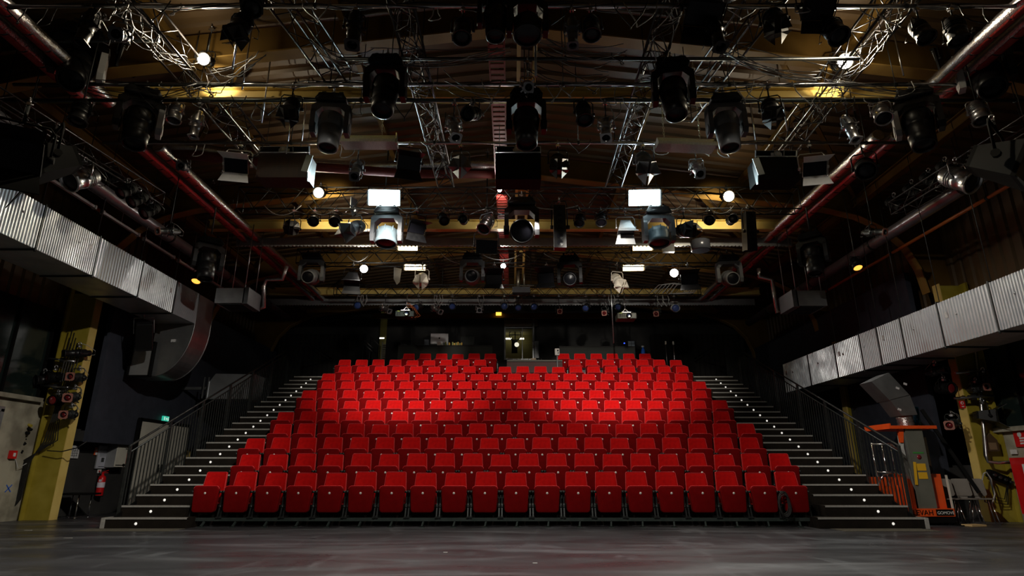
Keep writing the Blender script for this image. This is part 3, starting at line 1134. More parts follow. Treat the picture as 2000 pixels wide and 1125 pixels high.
def flap(w0, w1, L, ang, side):
    """barn door leaf hinged on the front rim at y=-.2"""
    mb = MB()
    e = .158
    pts = [(-w0, 0, 0), (w0, 0, 0), (w1, -L, 0), (-w1, -L, 0)]
    th = .004
    vs_ = [(x, y, z - th) for x, y, z in pts] + [(x, y, z + th) for x, y, z in pts]
    mx = Matrix.Rotation(R({'t': 0, 'r': 90, 'b': 180, 'l': 270}[side]), 4, 'Y') @ Matrix.Translation((0, -.2, e)) @ Matrix.Rotation(R(-ang), 4, 'X')
    mb.M = mx
    mb.add(vs_, [(0, 1, 2, 3), (4, 7, 6, 5), (0, 4, 5, 1), (1, 5, 6, 2), (2, 6, 7, 3), (3, 7, 4, 0)])
    return mb


def colour_frame(m):
    mb = MB()
    n = 20
    o, i_ = [], []
    for k in range(n):
        a = 2 * math.pi * k / n
        c, s_ = math.cos(a), math.sin(a)
        q = .108 / max(abs(c), abs(s_))
        o.append((c * q, s_ * q))
        i_.append((.078 * c, .078 * s_))
    for y in (-.372, -.36):
        b = [(x, y, z) for x, z in o] + [(x, y, z) for x, z in i_]
        mb.add(b, [(k, (k + 1) % n, n + (k + 1) % n, n + k) for k in range(n)])
    mb.add([(x, -.372, z) for x, z in o] + [(x, -.36, z) for x, z in o], [(k, (k + 1) % n, n + (k + 1) % n, n + k) for k in range(n)])
    return mb.mesh('colour_frame', m)


def proto_par(body, lens, doors=None, wide=1.0):
    b = MB()
    b.lathe([(.0, .30), (.07, .29), (.11, .26), (.13, .22), (.13, .18), (.145, .17), (.145, .02), (.15, .015), (.15, -.02), (.145, -.025), (.145, -.17), (.168, -.18), (.168, -.205), (.145, -.205), (.14, -.16)], (0, 0, 0), (0, 1, 0), 20, caps=False)
    for k in range(3):
        b.lathe([(.152, .06 + .035 * k), (.152, .07 + .035 * k)], (0, 0, 0), (0, 1, 0), 20)
    for k in range(2):
        b.box((0.16 * (1 if k else -1), -.19, 0), (.02, .03, .12))
    parts = [('body', b.mesh('body', body), True, [('lens', MB().lathe([(0, -.188), (.08, -.184), (.142, -.165), (.142, -.155)], (0, 0, 0), (0, 1, 0), 20, caps=False).mesh('lens', lens))]),
             ('yoke', yoke_mesh(.185, .27, body), False, [])]
    if doors:
        for sd, ang in doors:
            parts.append(('barn_door', flap(.13, .19 * wide, .22 * wide, ang, sd).mesh('barn_door', body), True, []))
    # cable tail
    parts.append(('cable_tail', MB().path([(.02, .28, .02), (.04, .36, .05), (.06, .34, .18), (.03, .15, .30), (.01, .02, .33)], .008, 5).mesh('cable_tail', cableb), False, []))
    return parts


def proto_profile(body, lens, frame):
    b = MB()
    b.lathe([(0, .36), (.06, .355), (.085, .33), (.09, .30), (.09, .22), (.115, .21), (.115, .06), (.125, .05), (.125, .02), (.10, .01), (.095, -.10), (.10, -.11), (.10, -.14), (.092, -.15), (.092, -.34), (.10, -.355), (.08, -.355), (.075, -.3)], (0, 0, 0), (0, 1, 0), 18, caps=False)
    for k in range(6):
        a = R(60 * k + 30)
        b.box((.115 * math.cos(a), .14, .115 * math.sin(a)), (.012, .14, .012))
    for k in range(4):
        a = R(90 * k + 45)
        b.bar((.1 * math.cos(a), .035, .1 * math.sin(a)), (.19 * math.cos(a), .035, .19 * math.sin(a)), .012, .03)
    b.cyl((-.05, -.2, -.09), (-.05, -.2, -.13), .015, n=6)
    return [('body', b.mesh('body', body), True, [('lens', MB().lathe([(0, -.33), (.078, -.31), (.078, -.3)], (0, 0, 0), (0, 1, 0), 16, caps=False).mesh('lens', lens))]),
            ('colour_frame', colour_frame(frame), True, []),
            ('yoke', yoke_mesh(.15, .24, body), False, []),
            ('cable_tail', MB().path([(0, .35, 0), (.03, .44, .02), (.06, .42, .14), (.04, .2, .26), (.01, .02, .30)], .008, 5).mesh('cable_tail', cablew), False, [])]


def proto_mover(base, arm, head, lens, wide=1.0, short=False, one=0):
    bs = MB().pad(rrect(.44, .36, .38, .50, .03), .30, .015)
    for x in (-.12, .12):
        bs.box((x, 0, .52), (.04, .2, .04))
        bs.cyl((x, 0, .52), (x, 0, .60), .018, n=8)
    am = MB()
    # arms: bevelled U of two cheeks and a bridge
    for sg in (-1, 1):
        q = 1 if one and sg != one else 0  # only the arm facing the lamp stays pale: its light is painted in
        am.prism([(-.07, -.10), (.07, -.10), (.10, -.02), (.10, .22), (.07, .34), (-.07, .34), (-.10, .22), (-.10, -.02)], sg * .20, sg * .265, 'yz', q)
        am.cyl((sg * .19, 0, 0), (sg * .275, 0, 0), .075, n=16, mi=q)
    am.prism([(-.265, .22), (-.2, .22), (-.12, .30), (.12, .30), (.2, .22), (.265, .22), (.265, .32), (.2, .37), (-.2, .37), (-.265, .32)], -.09, .09, 'xz', 1 if one else 0)
    hd = MB()
    if short:
        hd.lathe([(0, .17), (.10, .165), (.165, .12), (.175, .05), (.175, -.06), (.185, -.08), (.185, -.14), (.17, -.15), (.16, -.13)], (0, 0, 0), (0, 1, 0), 22, caps=False)
    else:
        hd.lathe([(0, .24), (.10, .235), (.165, .20), (.175, .14), (.175, .02), (.16, 0), (.155, -.02), (.165, -.03), (.15, -.16), (.145, -.18), (.15, -.19), (.14, -.33), (.12, -.34), (.115, -.31)], (0, 0, 0), (0, 1, 0), 22, caps=False)
    for k in range(8):
        a = R(45 * k)
        hd.box((.172 * math.cos(a), .09, .172 * math.sin(a)), (.015, .10, .015))
    lz = -.135 if short else -.315
    lr = .16 if short else .118
    return [('base', bs.mesh('base', base), False, []), ('arm_fork', am.mesh('arm_fork', [arm, black]), False, []),
            ('head', hd.mesh('head', head), True, [('lens', MB().lathe([(0, lz), (lr * .7, lz + .006), (lr, lz + .02)], (0, 0, 0), (0, 1, 0), 20, caps=False).mesh('lens', lens))])]


def proto_flood(body, lens, w_=.2, h=.13, doors=True, inner=None):
    b = MB()
    def hood(y0, k0, y1, k1, t=0):
        q = [(sx * w_ * k, y, sz * h * k) for y, k in ((y0, k0), (y1, k1)) for sx, sz in ((-1, -1), (1, -1), (1, 1), (-1, 1))]
        b.add(q, [(0, 1, 5, 4), (1, 2, 6, 5), (2, 3, 7, 6), (3, 0, 4, 7)])
        return q
    hood(.16, .62, -.12, 1.0)
    b.box((0, .17, 0), (w_ * 1.24, .03, h * 1.24))
    for k in range(5):
        b.box((0, .19, -h * .5 + h * .25 * k), (w_ * 1.2, .02, .012))
    hood(-.12, 1.04, -.15, 1.04)
    parts = [('housing', b.mesh('housing', body), True, [('lamp_glass', MB().box((0, -.105, 0), (w_ * 1.9, .012, h * 1.9)).mesh('lamp_glass', lens))]),
             ('yoke', yoke_mesh(w_ + .03, h + .16, body, .01), False, [])]
    if doors:
        for sg in (-1, 1):
            m = MB()
            th = .004
            pts = [(-w_, -.15, 0), (w_, -.15, 0), (w_ * 1.25, -.15 - .17, sg * .12), (-w_ * 1.25, -.15 - .17, sg * .12)]
            m.add([(x, y, z + sg * h - th) for x, y, z in pts] + [(x, y, z + sg * h + th) for x, y, z in pts], [(0, 1, 2, 3), (4, 7, 6, 5), (0, 4, 5, 1), (1, 5, 6, 2), (2, 6, 7, 3), (3, 7, 4, 0)])
            parts.append(('barn_door', m.mesh('barn_door', body), True, []))
    return parts


def proto_ledpanel():
    b = MB().box((0, .04, 0), (.34, .10, .46))
    for k in range(8):
        b.box((0, .10, -.2 + .055 * k), (.26, .03, .02))
    f = MB()
    for x in (-.155, .155):
        f.box((x, -.02, 0), (.03, .03, .46))
    for z in (-.215, .215):
        f.box((0, -.02, z), (.28, .03, .03))
    for sx in (-1, 1):
        for sz in (-1, 1):
            for k in range(4):
                f.box((sx * (.125 - .012 * k), -.02, sz * (.19 - .03 * k)), (.05, .02, .012))
    return [('casing', b.mesh('casing', blackm), True, []), ('front_frame', f.mesh('front_frame', black), True, []),
            ('white_face', MB().box((0, -.012, 0), (.29, .01, .41)).mesh('white_face', whitep), True, []), ('yoke', yoke_mesh(.2, .32, black, .01), False, [])]


def proto_bar():
    b = MB().box((0, .05, 0), (.16, .14, .62)).box((0, -.03, 0), (.17, .04, .64))
    for k in range(9):
        b.box((0, .13, -.26 + .065 * k), (.13, .03, .02))
    g = MB()
    for k in range(6):
        g.lathe([(0, -.055), (.045, -.05)], (0, 0, -.25 + .1 * k), (0, 1, 0), 10, caps=False)
    return [('casing', b.mesh('casing', black), True, [('lens_row', g.mesh('lens_row', glassd))]), ('yoke', yoke_mesh(.11, .40, black, .01), False, [])]


FOUR = [('t', -38), ('b', -38), ('l', -32), ('r', -32)]
PROTO = {
    'par': proto_par(black, glassd), 'parb': proto_par(black, glassb), 'parr': proto_par(blackm, glassr), 'parg': proto_par(silver, glassd),
    'parw': proto_par(silver, glassb),
    'fres': proto_par(black, glassd, FOUR), 'fresg': proto_par(greyp, glassd, FOUR, 1.2), 'fresw': proto_par(mat('cream_housing', (.55, .5, .42), .5), glassd, FOUR, 1.1),
    'lit': proto_par(black, lit_white), 'litw': proto_par(black, lit_warm), 'lito': proto_par(black, lit_orange),
    'prof': proto_profile(silver, glassd, greyl), 'profb': proto_profile(black, glassr, greyl), 'profd': proto_profile(greyp, glassd, greyp),
    'profr': proto_profile(darkm, glassr, mat('pink_gel_frame', (.32, .13, .10), .5)), 'prok': proto_profile(black, glassd, black),
    'mov': proto_mover(black, greyp, mat('mid_grey_shell', (.16, .165, .17), .4), glassd), 'movk': proto_mover(blackm, black, black, glassd), 'movg': proto_mover(black, greyl, black, glassd, one=1), 'movgm': proto_mover(black, greyl, black, glassd, one=-1),
    'movs': proto_mover(black, greyp, mat('pale_blue_grey_shell', (.14, .19, .22), .4), glassd, 1, True), 'movks': proto_mover(black, black, black, glassd, 1, True),
    'movw': proto_mover(black, whitep, black, glassd, one=1), 'movwm': proto_mover(black, whitep, black, glassd, one=-1), 'floodkk': proto_flood(blackm, glassd),
    'flood': proto_flood(greyl, glassd), 'floodk': proto_flood(black, glassd), 'floodw': proto_flood(whitep, glassd),
    'floodc': proto_flood(black, lit_cool, .34, .17, False), 'floodt': proto_flood(greyp, lit_tube, .21, .06, False),
    'floodn': proto_flood(greyp, glassd, .2, .13, False),
    'panel': proto_ledpanel(), 'bar': proto_bar(),
}
CAT = {'par': 'stage light', 'mov': 'moving light'}
me_rod = MB().cyl((0, 0, 0), (0, 0, 1), .014, n=6).mesh('hanger_rod', darkm)
me_clamp = MB().path([(0, .031 * math.cos(R(a)), .031 * math.sin(R(a))) for a in range(-60, 250, 30)], .013, 5).box((0, 0, -.06), (.05, .05, .04)).cyl((-.05, 0, -.06), (.05, 0, -.06), .01, n=6).mesh('hook_clamp', silver)
YTOP = {'mov': .60, 'movk': .60, 'movg': .60, 'movs': .60, 'movks': .60, 'movw': .60, 'movwm': .60, 'movgm': .60, 'panel': .32, 'bar': .40}


def fixture(kind, px, py, pipe, size, yaw, tilt, label, group=None, roll=0, name=None):
    """size = how many photo pixels one unit-scale light (0.33 m across) covers"""
    Y, zp = PIPES[pipe] if isinstance(pipe, str) else pipe
    c = P(px, py, Y)
    if zp is None:
        zp = roof_z(c.x) - .06
    sc = M2(size, py, Y) / .33
    nm = name or ('moving_light' if kind.startswith('mov') else 'flood_light' if kind.startswith('flood') else 'profile_spot' if kind.startswith('pro') else 'panel_light' if kind == 'panel' else 'led_bar' if kind == 'bar' else 'stage_spot')
    t = thing(nm, label, 'moving light' if kind.startswith('mov') else 'stage light', c, group, R(yaw))
    t.scale = (sc, sc, sc)
    for nme, me, tilts, subs in PROTO[kind]:
        o = put(nme, me, t)
        if tilts:
            o.rotation_euler = (R(tilt), R(roll), 0)
        for sn, sm in subs:
            put(sn, sm, o)
    yt = YTOP.get(kind, .27 if kind[:3] in ('par', 'fre', 'lit') else .24 if kind[:3] == 'pro' else .29)
    drop = (zp - c.z) / sc
    top = max(drop, yt + .04)
    if drop - .05 > yt:
        rd = put('hanger_rod', me_rod, t)
        rd.location.z = yt
        rd.scale.z = drop - .05 - yt
    cl = put('hook_clamp', me_clamp, t)
    cl.location.z = top
    cl.scale = (1 / sc, 1 / sc, 1 / sc)
    return t


FX = [
    # nearest pipe, top of the picture
    ('prok', 692, 55, 'P0', 44, 10, 78, 'black profile spot with a bent shutter, nearest the camera beside the cross truss end'),
    ('fres', 470, 52, 'P0', 42, -12, 70, 'black lamp with barn doors on the nearest pipe, above the warm glaring lamp'),
    ('par', 495, 8, 'P0', 40, 20, 60, 'black lamp cut by the top edge, beside the barn door lamp'),
    ('prok', 172, 52, 'P0', 42, 0, 80, 'black profile spot over the big white armed moving light, extinguisher side'),
    ('profd', 236, 68, 'P0', 38, 25, 35, 'dark profile spot with a square colour frame above the white faced panel, extinguisher side'),
    ('par', 903, 60, 'P0', 38, 0, 75, 'short black parcan with a square gel holder left of the ridge, nearest pipe'),
    ('movk', 968, 40, 'P0', 44, 0, 82, 'black moving light hanging head down from the nearest pipe by the ridge'),
    ('movks', 1030, 55, 'P0', 50, 0, 80, 'black moving light with a boxy head, nearest pipe, under the ridge rail'),
    ('profd', 1118, 62, 'P0', 34, -8, 82, 'greenish grey profile spot pointing straight down from the nearest pipe'),
    ('par', 1155, 55, 'P0', 36, -4, 76, 'plain black parcan next to the greenish grey profile spot'),
    ('prok', 1397, 62, 'P0', 42, 12, 76, 'black profile spot right of the cable cluster, nearest pipe'),
    ('fres', 1512, 42, 'P0', 44, -20, 60, 'black barn door lamp between two truss ends, nearest pipe'),
    ('floodk', 1592, 16, 'P0', 50, 0, 50, 'boxy black lamp cut by the top edge near the slanting truss'),
    ('par', 1628, 60, 'P0', 42, 12, 65, 'black parcan just above the brighter warm glaring lamp'),
    ('par', 1868, 62, 'P0', 40, 0, 84, 'black parcan with a flat plate under it, lift side'),
    ('par', 1800, 62, 'P0', 36, 15, 70, 'dark parcan behind the white faced panel, lift side'),
    ('floodk', 1370, 20, 'P0', 60, 6, 60, 'wide black flood light above the cable cluster'),
    ('panel', 252, 116, (8.3, None), 38, 58, 8, 'white faced panel light in a black frame, extinguisher side'),
    ('panel', 1811, 126, (8.3, None), 36, -58, 8, 'white faced panel light in a black frame, lift side'),
    ('movw', 150, 135, (7.75, None), 56, 32, 55, 'big moving light with a glossy white arm, extinguisher side'),
    ('movwm', 1925, 150, (7.75, None), 56, -32, 55, 'big moving light with a glossy white arm, lift side'),
    ('par', 157, 222, (7.6, None), 36, 0, 80, 'grey drum shaped lamp under the big white armed moving light, extinguisher side'),
    ('parg', 1912, 222, (7.6, None), 34, -12, 76, 'bright drum shaped lamp under the big white armed moving light, lift side'),
    # pipes in front of the nearest yellow beam
    ('litw', 403, 118, (8.05, None), 26, 8, 28, 'glaring warm lamp facing the stage, extinguisher side of the rig'),
    ('lit', 1643, 123, (8.05, None), 32, -8, 28, 'brightest glaring lamp facing the stage, lift side of the rig'),
    ('movk', 752, 182, 'P1', 50, 0, 76, 'tall black moving light hanging in front of the long grey pipe, left of the ridge'),
    ('movk', 1316, 188, 'P1', 50, -8, 78, 'tall black moving light hanging in front of the long grey pipe, right of the ridge'),
    ('prof', 1030, 168, 'P1', 30, 4, 40, 'brightly lit profile spot with a square frame at the foot of the ridge rail'),
    ('fres', 568, 212, 'P2', 36, 10, 60, 'black barn door lamp hanging below the yellow beam, left of the grey moving light'),
    ('fres', 1505, 214, 'P2', 36, -18, 60, 'black barn door lamp hanging below the yellow beam, right of the grey moving light'),
    ('parg', 342, 222, 'P3', 28, 0, 84, 'small silver edged lamp under the long grey pipe, left of the clear profile spot'),
    ('prof', 384, 242, 'P3', 28, 2, 84, 'pale profile spot hanging straight down beside the cable loops'),
    ('mov', 645, 252, 'P3', 46, 4, 82, 'grey moving light with ringed barrel, left of the speckled sheet on chains'),
    ('mov', 1420, 252, 'P3', 46, -4, 82, 'grey moving light with ringed barrel, right of the speckled sheet on chains'),
    ('movk', 1028, 245, 'P3', 48, 0, 80, 'black moving light directly above the centre loudspeaker'),
    ('par', 922, 222, 'P3', 30, -30, 30, 'black parcan facing sideways behind the bright tilted profile spot, left of centre'),
    ('prof', 886, 250, 'P3', 34, 22, 60, 'bright profile spot tilted outwards beside the truss, left of centre'),
    ('prof', 1184, 250, 'P3', 34, -14, 62, 'bright profile spot tilted inwards beside the truss, right of centre'),
    ('par', 1140, 222, 'P3', 34, 10, 70, 'dark parcan left of the bright profile spot, right of centre'),
    ('prof', 1660, 250, 'P3', 32, 2, 72, 'bright ribbed profile spot hanging below the brightest glaring lamp'),
    ('parg', 1722, 222, 'P3', 32, -22, 60, 'pale grey lamp tilted sideways, right of the bright ribbed profile spot'),
    ('movg', 270, 245, 'P3', 50, 30, 75, 'large moving light with pale arm in front of the red heating pipes, extinguisher side'),
    ('movgm', 1795, 248, 'P3', 50, -30, 75, 'large moving light with pale arm in front of the red heating pipes, lift side'),
    # pipe above the loudspeakers
    ('floodw', 464, 322, 'P4', 36, 12, 35, 'white flood light left of the brown loudspeaker'),
    ('floodw', 1588, 328, 'P4', 36, -12, 35, 'white flood light right of the black loudspeaker'),
    ('floodk', 798, 316, 'P4', 36, 18, 40, 'dark grey flood light tilted down above the left cool floodlight'),
    ('fresg', 899, 318, 'P4', 32, 5, 40, 'grey lamp with wide barn doors left of the centre loudspeaker'),
    ('fres', 1090, 318, 'P4', 34, 0, 45, 'black lamp with wide barn doors right of the centre loudspeaker'),
    ('fresg', 1258, 318, 'P4', 36, 0, 55, 'dark cone shaped lamp hanging above the right cool floodlight'),
    ('profd', 697, 332, 'P4', 30, 6, 50, 'dark profile spot with a square frame above the left warm lamp'),
    ('prof', 1361, 330, 'P4', 30, -6, 45, 'grey profile spot with a square frame left of the black loudspeaker'),
    ('profd', 358, 325, (10.5, None), 24, 20, 25, 'small grey profile spot by the red heating pipes, extinguisher side'),
    ('par', 1690, 328, (10.0, None), 38, -30, 40, 'wide dark lamp in front of the red heating pipes, lift side'),
    # first cross truss
    ('litw', 625, 377, (12.4, 6.66), 22, 6, 24, 'left warm glaring lamp on the first cross truss'),
    ('litw', 1420, 384, (12.4, 6.66), 23, -6, 24, 'right warm glaring lamp on the first cross truss'),
    ('floodc', 752, 387, (12.3, None), 30, 3, 22, 'left cool glaring floodlight on the first cross truss'),
    ('floodc', 1257, 387, (12.3, None), 30, -3, 22, 'right cool glaring floodlight on the first cross truss'),
    ('lit', 976, 372, (12.4, None), 9, 0, 15, 'tiny glaring lamp on the first cross truss beside the ridge'),
    ('movs', 755, 462, 'T1', 38, 0, 82, 'grey moving light with pale blue head under the left cool floodlight'),
    ('movs', 1287, 462, 'T1', 38, 0, 82, 'grey moving light with pale blue head under the right cool floodlight'),
    ('movks', 1019, 450, 'T1', 42, 0, 30, 'black moving light in the middle of the first cross truss'),
    ('par', 613, 430, 'T1', 21, 15, 35, 'small black parcan, leftmost under the first cross truss'),
    ('par', 655, 430, 'T1', 21, 10, 40, 'small black parcan, second from the left under the first cross truss'),
    ('par', 866, 427, 'T1', 20, 20, 45, 'small black parcan right of the tilted dark flood light'),
    ('par', 905, 430, 'T1', 18, 0, 10, 'small round faced parcan left of the silver tilted lamp'),
    ('par', 1132, 430, 'T1', 20, -15, 55, 'small dark parcan right of the upright black light bar'),
    ('par', 1174, 428, 'T1', 21, -10, 60, 'small glossy parcan left of the blue lit flood light'),
    ('par', 1384, 430, 'T1', 20, -10, 25, 'small parcan left of the round faced one, right end of the first cross truss'),
    ('par', 1429, 430, 'T1', 19, -4, 8, 'small round faced parcan near the right end of the first cross truss'),
    ('fres', 570, 446, 'T1', 27, 20, 18, 'black barn door lamp at the left end of the first cross truss'),
    ('fresg', 692, 446, 'T1', 30, -28, 35, 'bluish barn door lamp left of the left cool floodlight'),
    ('fres', 1338, 450, 'T1', 30, 14, 18, 'black barn door lamp right of the right cool floodlight'),
    ('floodk', 812, 442, 'T1', 28, 30, 40, 'tilted dark flood light right of the left cool floodlight'),
    ('parg', 950, 438, 'T1', 28, -35, 55, 'silver lamp tilted steeply with an open door, left of the ridge'),
    ('flood', 1222, 445, 'T1', 26, 0, 70, 'blue lit flood light pointing down left of the right cool floodlight'),
    ('bar', 1093, 444, 'T1', 46, 0, 0, 'upright black light bar right of the ridge on the first cross truss'),
    ('bar', 1465, 452, 'T1', 40, 8, 8, 'upright black boxy lamp at the right end of the first cross truss'),
    ('floodn', 950, 480, (12.9, None), 34, 6, 30, 'pale grey flood panel with slots, below the silver tilted lamp'),
    ('floodt', 798, 484, (15.0, None), 30, 2, 20, 'warm glowing tube floodlight, upper left one of the four over the second truss'),
    ('floodt', 1253, 484, (15.0, None), 30, -2, 20, 'warm glowing tube floodlight, upper right one of the four over the second truss'),
    ('floodt', 812, 522, (16.4, None), 32, 2, 20, 'warm glowing tube floodlight just above the cream barn door lamp'),
    ('floodt', 1235, 523, (16.4, None), 32, -2, 20, 'warm glowing tube floodlight right of the dark cream doored lamp'),
    # second cross truss
    ('mov', 608, 541, 'T2', 30, 6, 18, 'grey moving light at the left end of the second cross truss'),
    ('mov', 922, 541, 'T2', 30, 2, 14, 'grey moving light left of the ridge on the second cross truss'),
    ('movk', 1113, 545, 'T2', 30, -6, 18, 'black moving light right of the ridge on the second cross truss'),
    ('mov', 1425, 544, 'T2', 30, -8, 18, 'grey moving light at the right end of the second cross truss'),
    ('lit', 712, 525, (16.0, 6.62), 17, 6, 20, 'left white glaring lamp on the second cross truss'),
    ('lit', 1315, 533, (16.0, 6.62), 18, -6, 20, 'right white glaring lamp on the second cross truss'),
    ('lit', 983, 520, (15.9, 6.62), 11, 0, 15, 'small white glaring lamp beside the ridge on the second cross truss'),
    ('floodk', 688, 545, 'T2', 24, 10, 60, 'dark boxy lamp in a pale yoke, left of the left white glaring lamp'),
    ('floodk', 965, 547, 'T2', 26, 0, 10, 'dark boxy lamp in a pale yoke, left of the small white glaring lamp'),
    ('floodk', 1345, 545, 'T2', 26, -10, 20, 'dark boxy lamp in a pale yoke, right of the right white glaring lamp'),
    ('fresw', 824, 545, 'T2', 24, 4, 30, 'cream barn door lamp under the warm glowing tube light, left of centre'),
    ('fresw', 1206, 548, 'T2', 22, 18, 45, 'dim cream barn door lamp, right of centre on the second cross truss'),
    ('floodk', 1068, 543, 'T2', 26, -14, 14, 'black flood light left of the black moving light, second cross truss'),
    # third cross truss
    ('parb', 700, 597, 'T3', 15, 4, 12, 'small blue lensed parcan, leftmost under the rearmost truss'),
    ('parb', 817, 600, 'T3', 14, -25, 20, 'small blue lensed parcan right of the projector with orange cables'),
    ('parb', 883, 598, 'T3', 14, 10, 20, 'small blue lensed parcan right of the second tilted profile spot'),
    ('parb', 985, 599, 'T3', 14, 0, 10, 'small blue lensed parcan left of the red cable tray, rearmost truss'),
    ('parb', 1012, 600, 'T3', 14, 0, 25, 'small blue lensed parcan under the junction box, rearmost truss'),
    ('parb', 1043, 600, 'T3', 14, 0, 10, 'small blue lensed parcan right of the junction box, rearmost truss'),
    ('parb', 1145, 600, 'T3', 14, -20, 30, 'small blue lensed parcan left of the angled profile spot, rearmost truss'),
    ('parb', 1208, 599, 'T3', 14, -20, 20, 'small blue lensed parcan above the lift side projector'),
    ('parw', 1318, 602, 'T3', 16, -4, 14, 'bright silver parcan with blue lens at the right end of the rearmost truss'),
    ('prof', 752, 603, 'T3', 16, 48, 28, 'tilted silver profile spot left of the projector with orange cables'),
    ('prof', 852, 604, 'T3', 16, 42, 30, 'tilted silver profile spot right of the projector with orange cables'),
    ('prof', 936, 605, 'T3', 15, 4, 20, 'silver profile spot facing forward left of the lit yellow sign'),
    ('profr', 1092, 609, 'T3', 15, 0, 12, 'dark profile spot with pinkish square frame under the rearmost truss'),
    ('profr', 1182, 610, 'T3', 15, -16, 20, 'dark profile spot with tilted pinkish frame left of the lift side projector'),
    ('profr', 1283, 610, 'T3', 16, -20, 24, 'cable-wrapped profile spot with pinkish frame right of the lift side projector'),
    # side bars
    ('profr', 330, 452, (11.2, None), 22, -22, 20, 'profile spot with a pinkish frame in front of the grey pipe, extinguisher side'),
    ('profr', 1706, 454, (11.2, None), 22, 22, 20, 'profile spot with a pinkish frame in front of the grey pipe, lift side'),
    ('movk', 404, 515, (12.5, None), 34, 40, 78, 'black moving light hanging over the grey pipe, extinguisher side'),
    ('movk', 1590, 505, (12.5, None), 34, -40, 78, 'black moving light hanging over the grey pipe, lift side'),
    ('lito', 386, 542, (12.9, None), 19, 6, 62, 'small orange glowing lamp under the grey pipe, extinguisher side'),
    ('lito', 1672, 516, (12.4, None), 19, -6, 62, 'small orange glowing lamp under the grey pipe, lift side'),
    ('parg', 158, 350, (8.6, 5.8), 42, -15, 38, 'wide silver rimmed lamp in front of the duct top, extinguisher side'),
    ('parg', 1875, 350, (8.6, 5.8), 46, 20, 40, 'wide silver rimmed lamp above the duct, lift side'),
    ('floodkk', 30, 300, (7.0, 5.8), 78, 30, 30, 'large black lamp head at the picture edge above the bright duct'),
    ('floodkk', 95, 318, (7.6, 5.8), 80, -40, 30, 'large black lamp head turned away next to the silver rimmed lamp, extinguisher side'),
    ('floodkk', 1962, 320, (7.4, 5.8), 90, 40, 30, 'large black lamp head at the picture edge, lift side'),
]
for k, (a, b, sd, lab) in enumerate(((247, 372, 'left', 'nearest'), (268, 390, 'left', 'middle'), (292, 412, 'left', 'farthest'), (212, 348, 'left', 'first'), (1850, 330, 'right', 'first'), (1818, 352, 'right', 'nearest'), (1785, 374, 'right', 'middle'), (1750, 400, 'right', 'farthest'))):
    FX.append(('parr', a, b, (9.6 + .4 * (k % 4), 5.9), 24, -30 if sd == 'left' else 30, 45, 'dull red lensed parcan, %s of the four over the %s side pipe' % (lab, sd)))
for f in FX:
    fixture(*f)
for px, py, Y, pw, colr, sz, ang in STAGE_LAMPS:
    c = P(px, py, Y) + Vector((0, -.35, -.08))
    tx = -.5 if px > 1000 else .5
    light('SPOT', 'stage_lamp', c, c + Vector((tx * .6, -2.2, -1.7)), pw, colr, sz, ang, .6)
    light('POINT', 'lamp_spill', c + Vector((0, .1, .05)), None, pw * (.03 if Y < 12 else .06), colr, .06)
    if Y < 12:
        cb = c + Vector((0, .42, -.22))
        light('SPOT', 'beam_fill', cb, cb + Vector((0, 1.0, .5)), pw * .12, colr, .05, 84, .8)  # unseen spot added to brighten the nearest yellow cross beam
    if Y > 12:
        cb = c + Vector((0, .65, .05))
        light('SPOT', 'beam_fill', cb, cb + Vector((0, 1.0, .12)), pw * .5, colr, .05, 110, .8)  # unseen spot added to brighten the cross beams behind the lamps
for px in (752, 1257):
    c = P(px, 387, 12.3) + Vector((0, -.42, -.12))
    light('POINT', 'flood_spill', c + Vector((0, 0, -.1)), None, 7, COOL, .12)
    c.y -= .25
    light('SPOT', 'cool_flood', c, c + Vector((0, -2.0, -1.5)), 420, COOL, .22, 100, .7)

# ------------------------------------------------------------------ loudspeakers, hung sheets, projectors
def wire_up(t, pts, top, r=.006, nm='suspension_wire', m=darkm):
    for x, y, z in pts:
        MB().cyl((x, y, z), (x, y, top), r, n=4).build(nm, m, t)


def speaker(px0, px1, py0, py1, Y, label, facem, side=0, roll=0):
    a, b = P(px0, py0, Y), P(px1, py1, Y)
    w_, h = b.x - a.x, a.z - b.z
    t = thing('loudspeaker', label, 'loudspeaker', ((a.x + b.x) / 2, Y, (a.z + b.z) / 2), None)
    MB().box((0, .22, -.02), (w_, .42, h * .92)).build('cabinet', facem, t)
    st_ = MB().box((0, .012, h * .5 + .02), (w_ * .96, .02, .11), rot=(24, 0, 0))
    sp_ = st_.build('driver_strip', blackm, t)
    fr_ = MB()
    for z in (-.055, .055):
        fr_.box((0, -.003, h * .5 + .02 + z), (w_, .035, .014), rot=(24, 0, 0))
    for x in (-w_ / 2, w_ / 2, w_ * .18):
        fr_.box((x, -.003, h * .5 + .02), (.014, .035, .12), rot=(24, 0, 0))
    fr_.build('strip_frame', greyl, sp_)
    q = MB().lathe([(0, -.02), (.03, -.018), (.035, -.024), (.06, -.022), (.065, -.01)], (-w_ * .02 * (1 if side >= 0 else -1), -.005, h * .5 + .02), (0, 1, 0), 14)
    q.box((0, .0, h * .5 + .02), (.2, .012, .10))
    q.build('horn', greyl, sp_)
    if side:
        x = side * (w_ / 2 + .02)
        o = [(-.05, .16), (.06, .20), (.12, .05), (.05, -.34), (-.02, -.36), (-.10, .0)]
        pl = MB().prism([(y, z) for y, z in o], x, x + side * .02, 'yz')
        p_ = pl.build('side_plate', greyp, t)
        MB().box((x - side * 0 + side * .01, -.11, -.05), (.12, .015, .34), rot=(0, 12 * side, 0)).build('pale_flap', mat('pale_blue_sheet', (.35, .42, .45), .4), p_)
    wire_up(t, [(-w_ * .42, .1, h * .5), (w_ * .42, .1, h * .5)], roof_z(t.location.x) - t.location.z - .1)
    return t


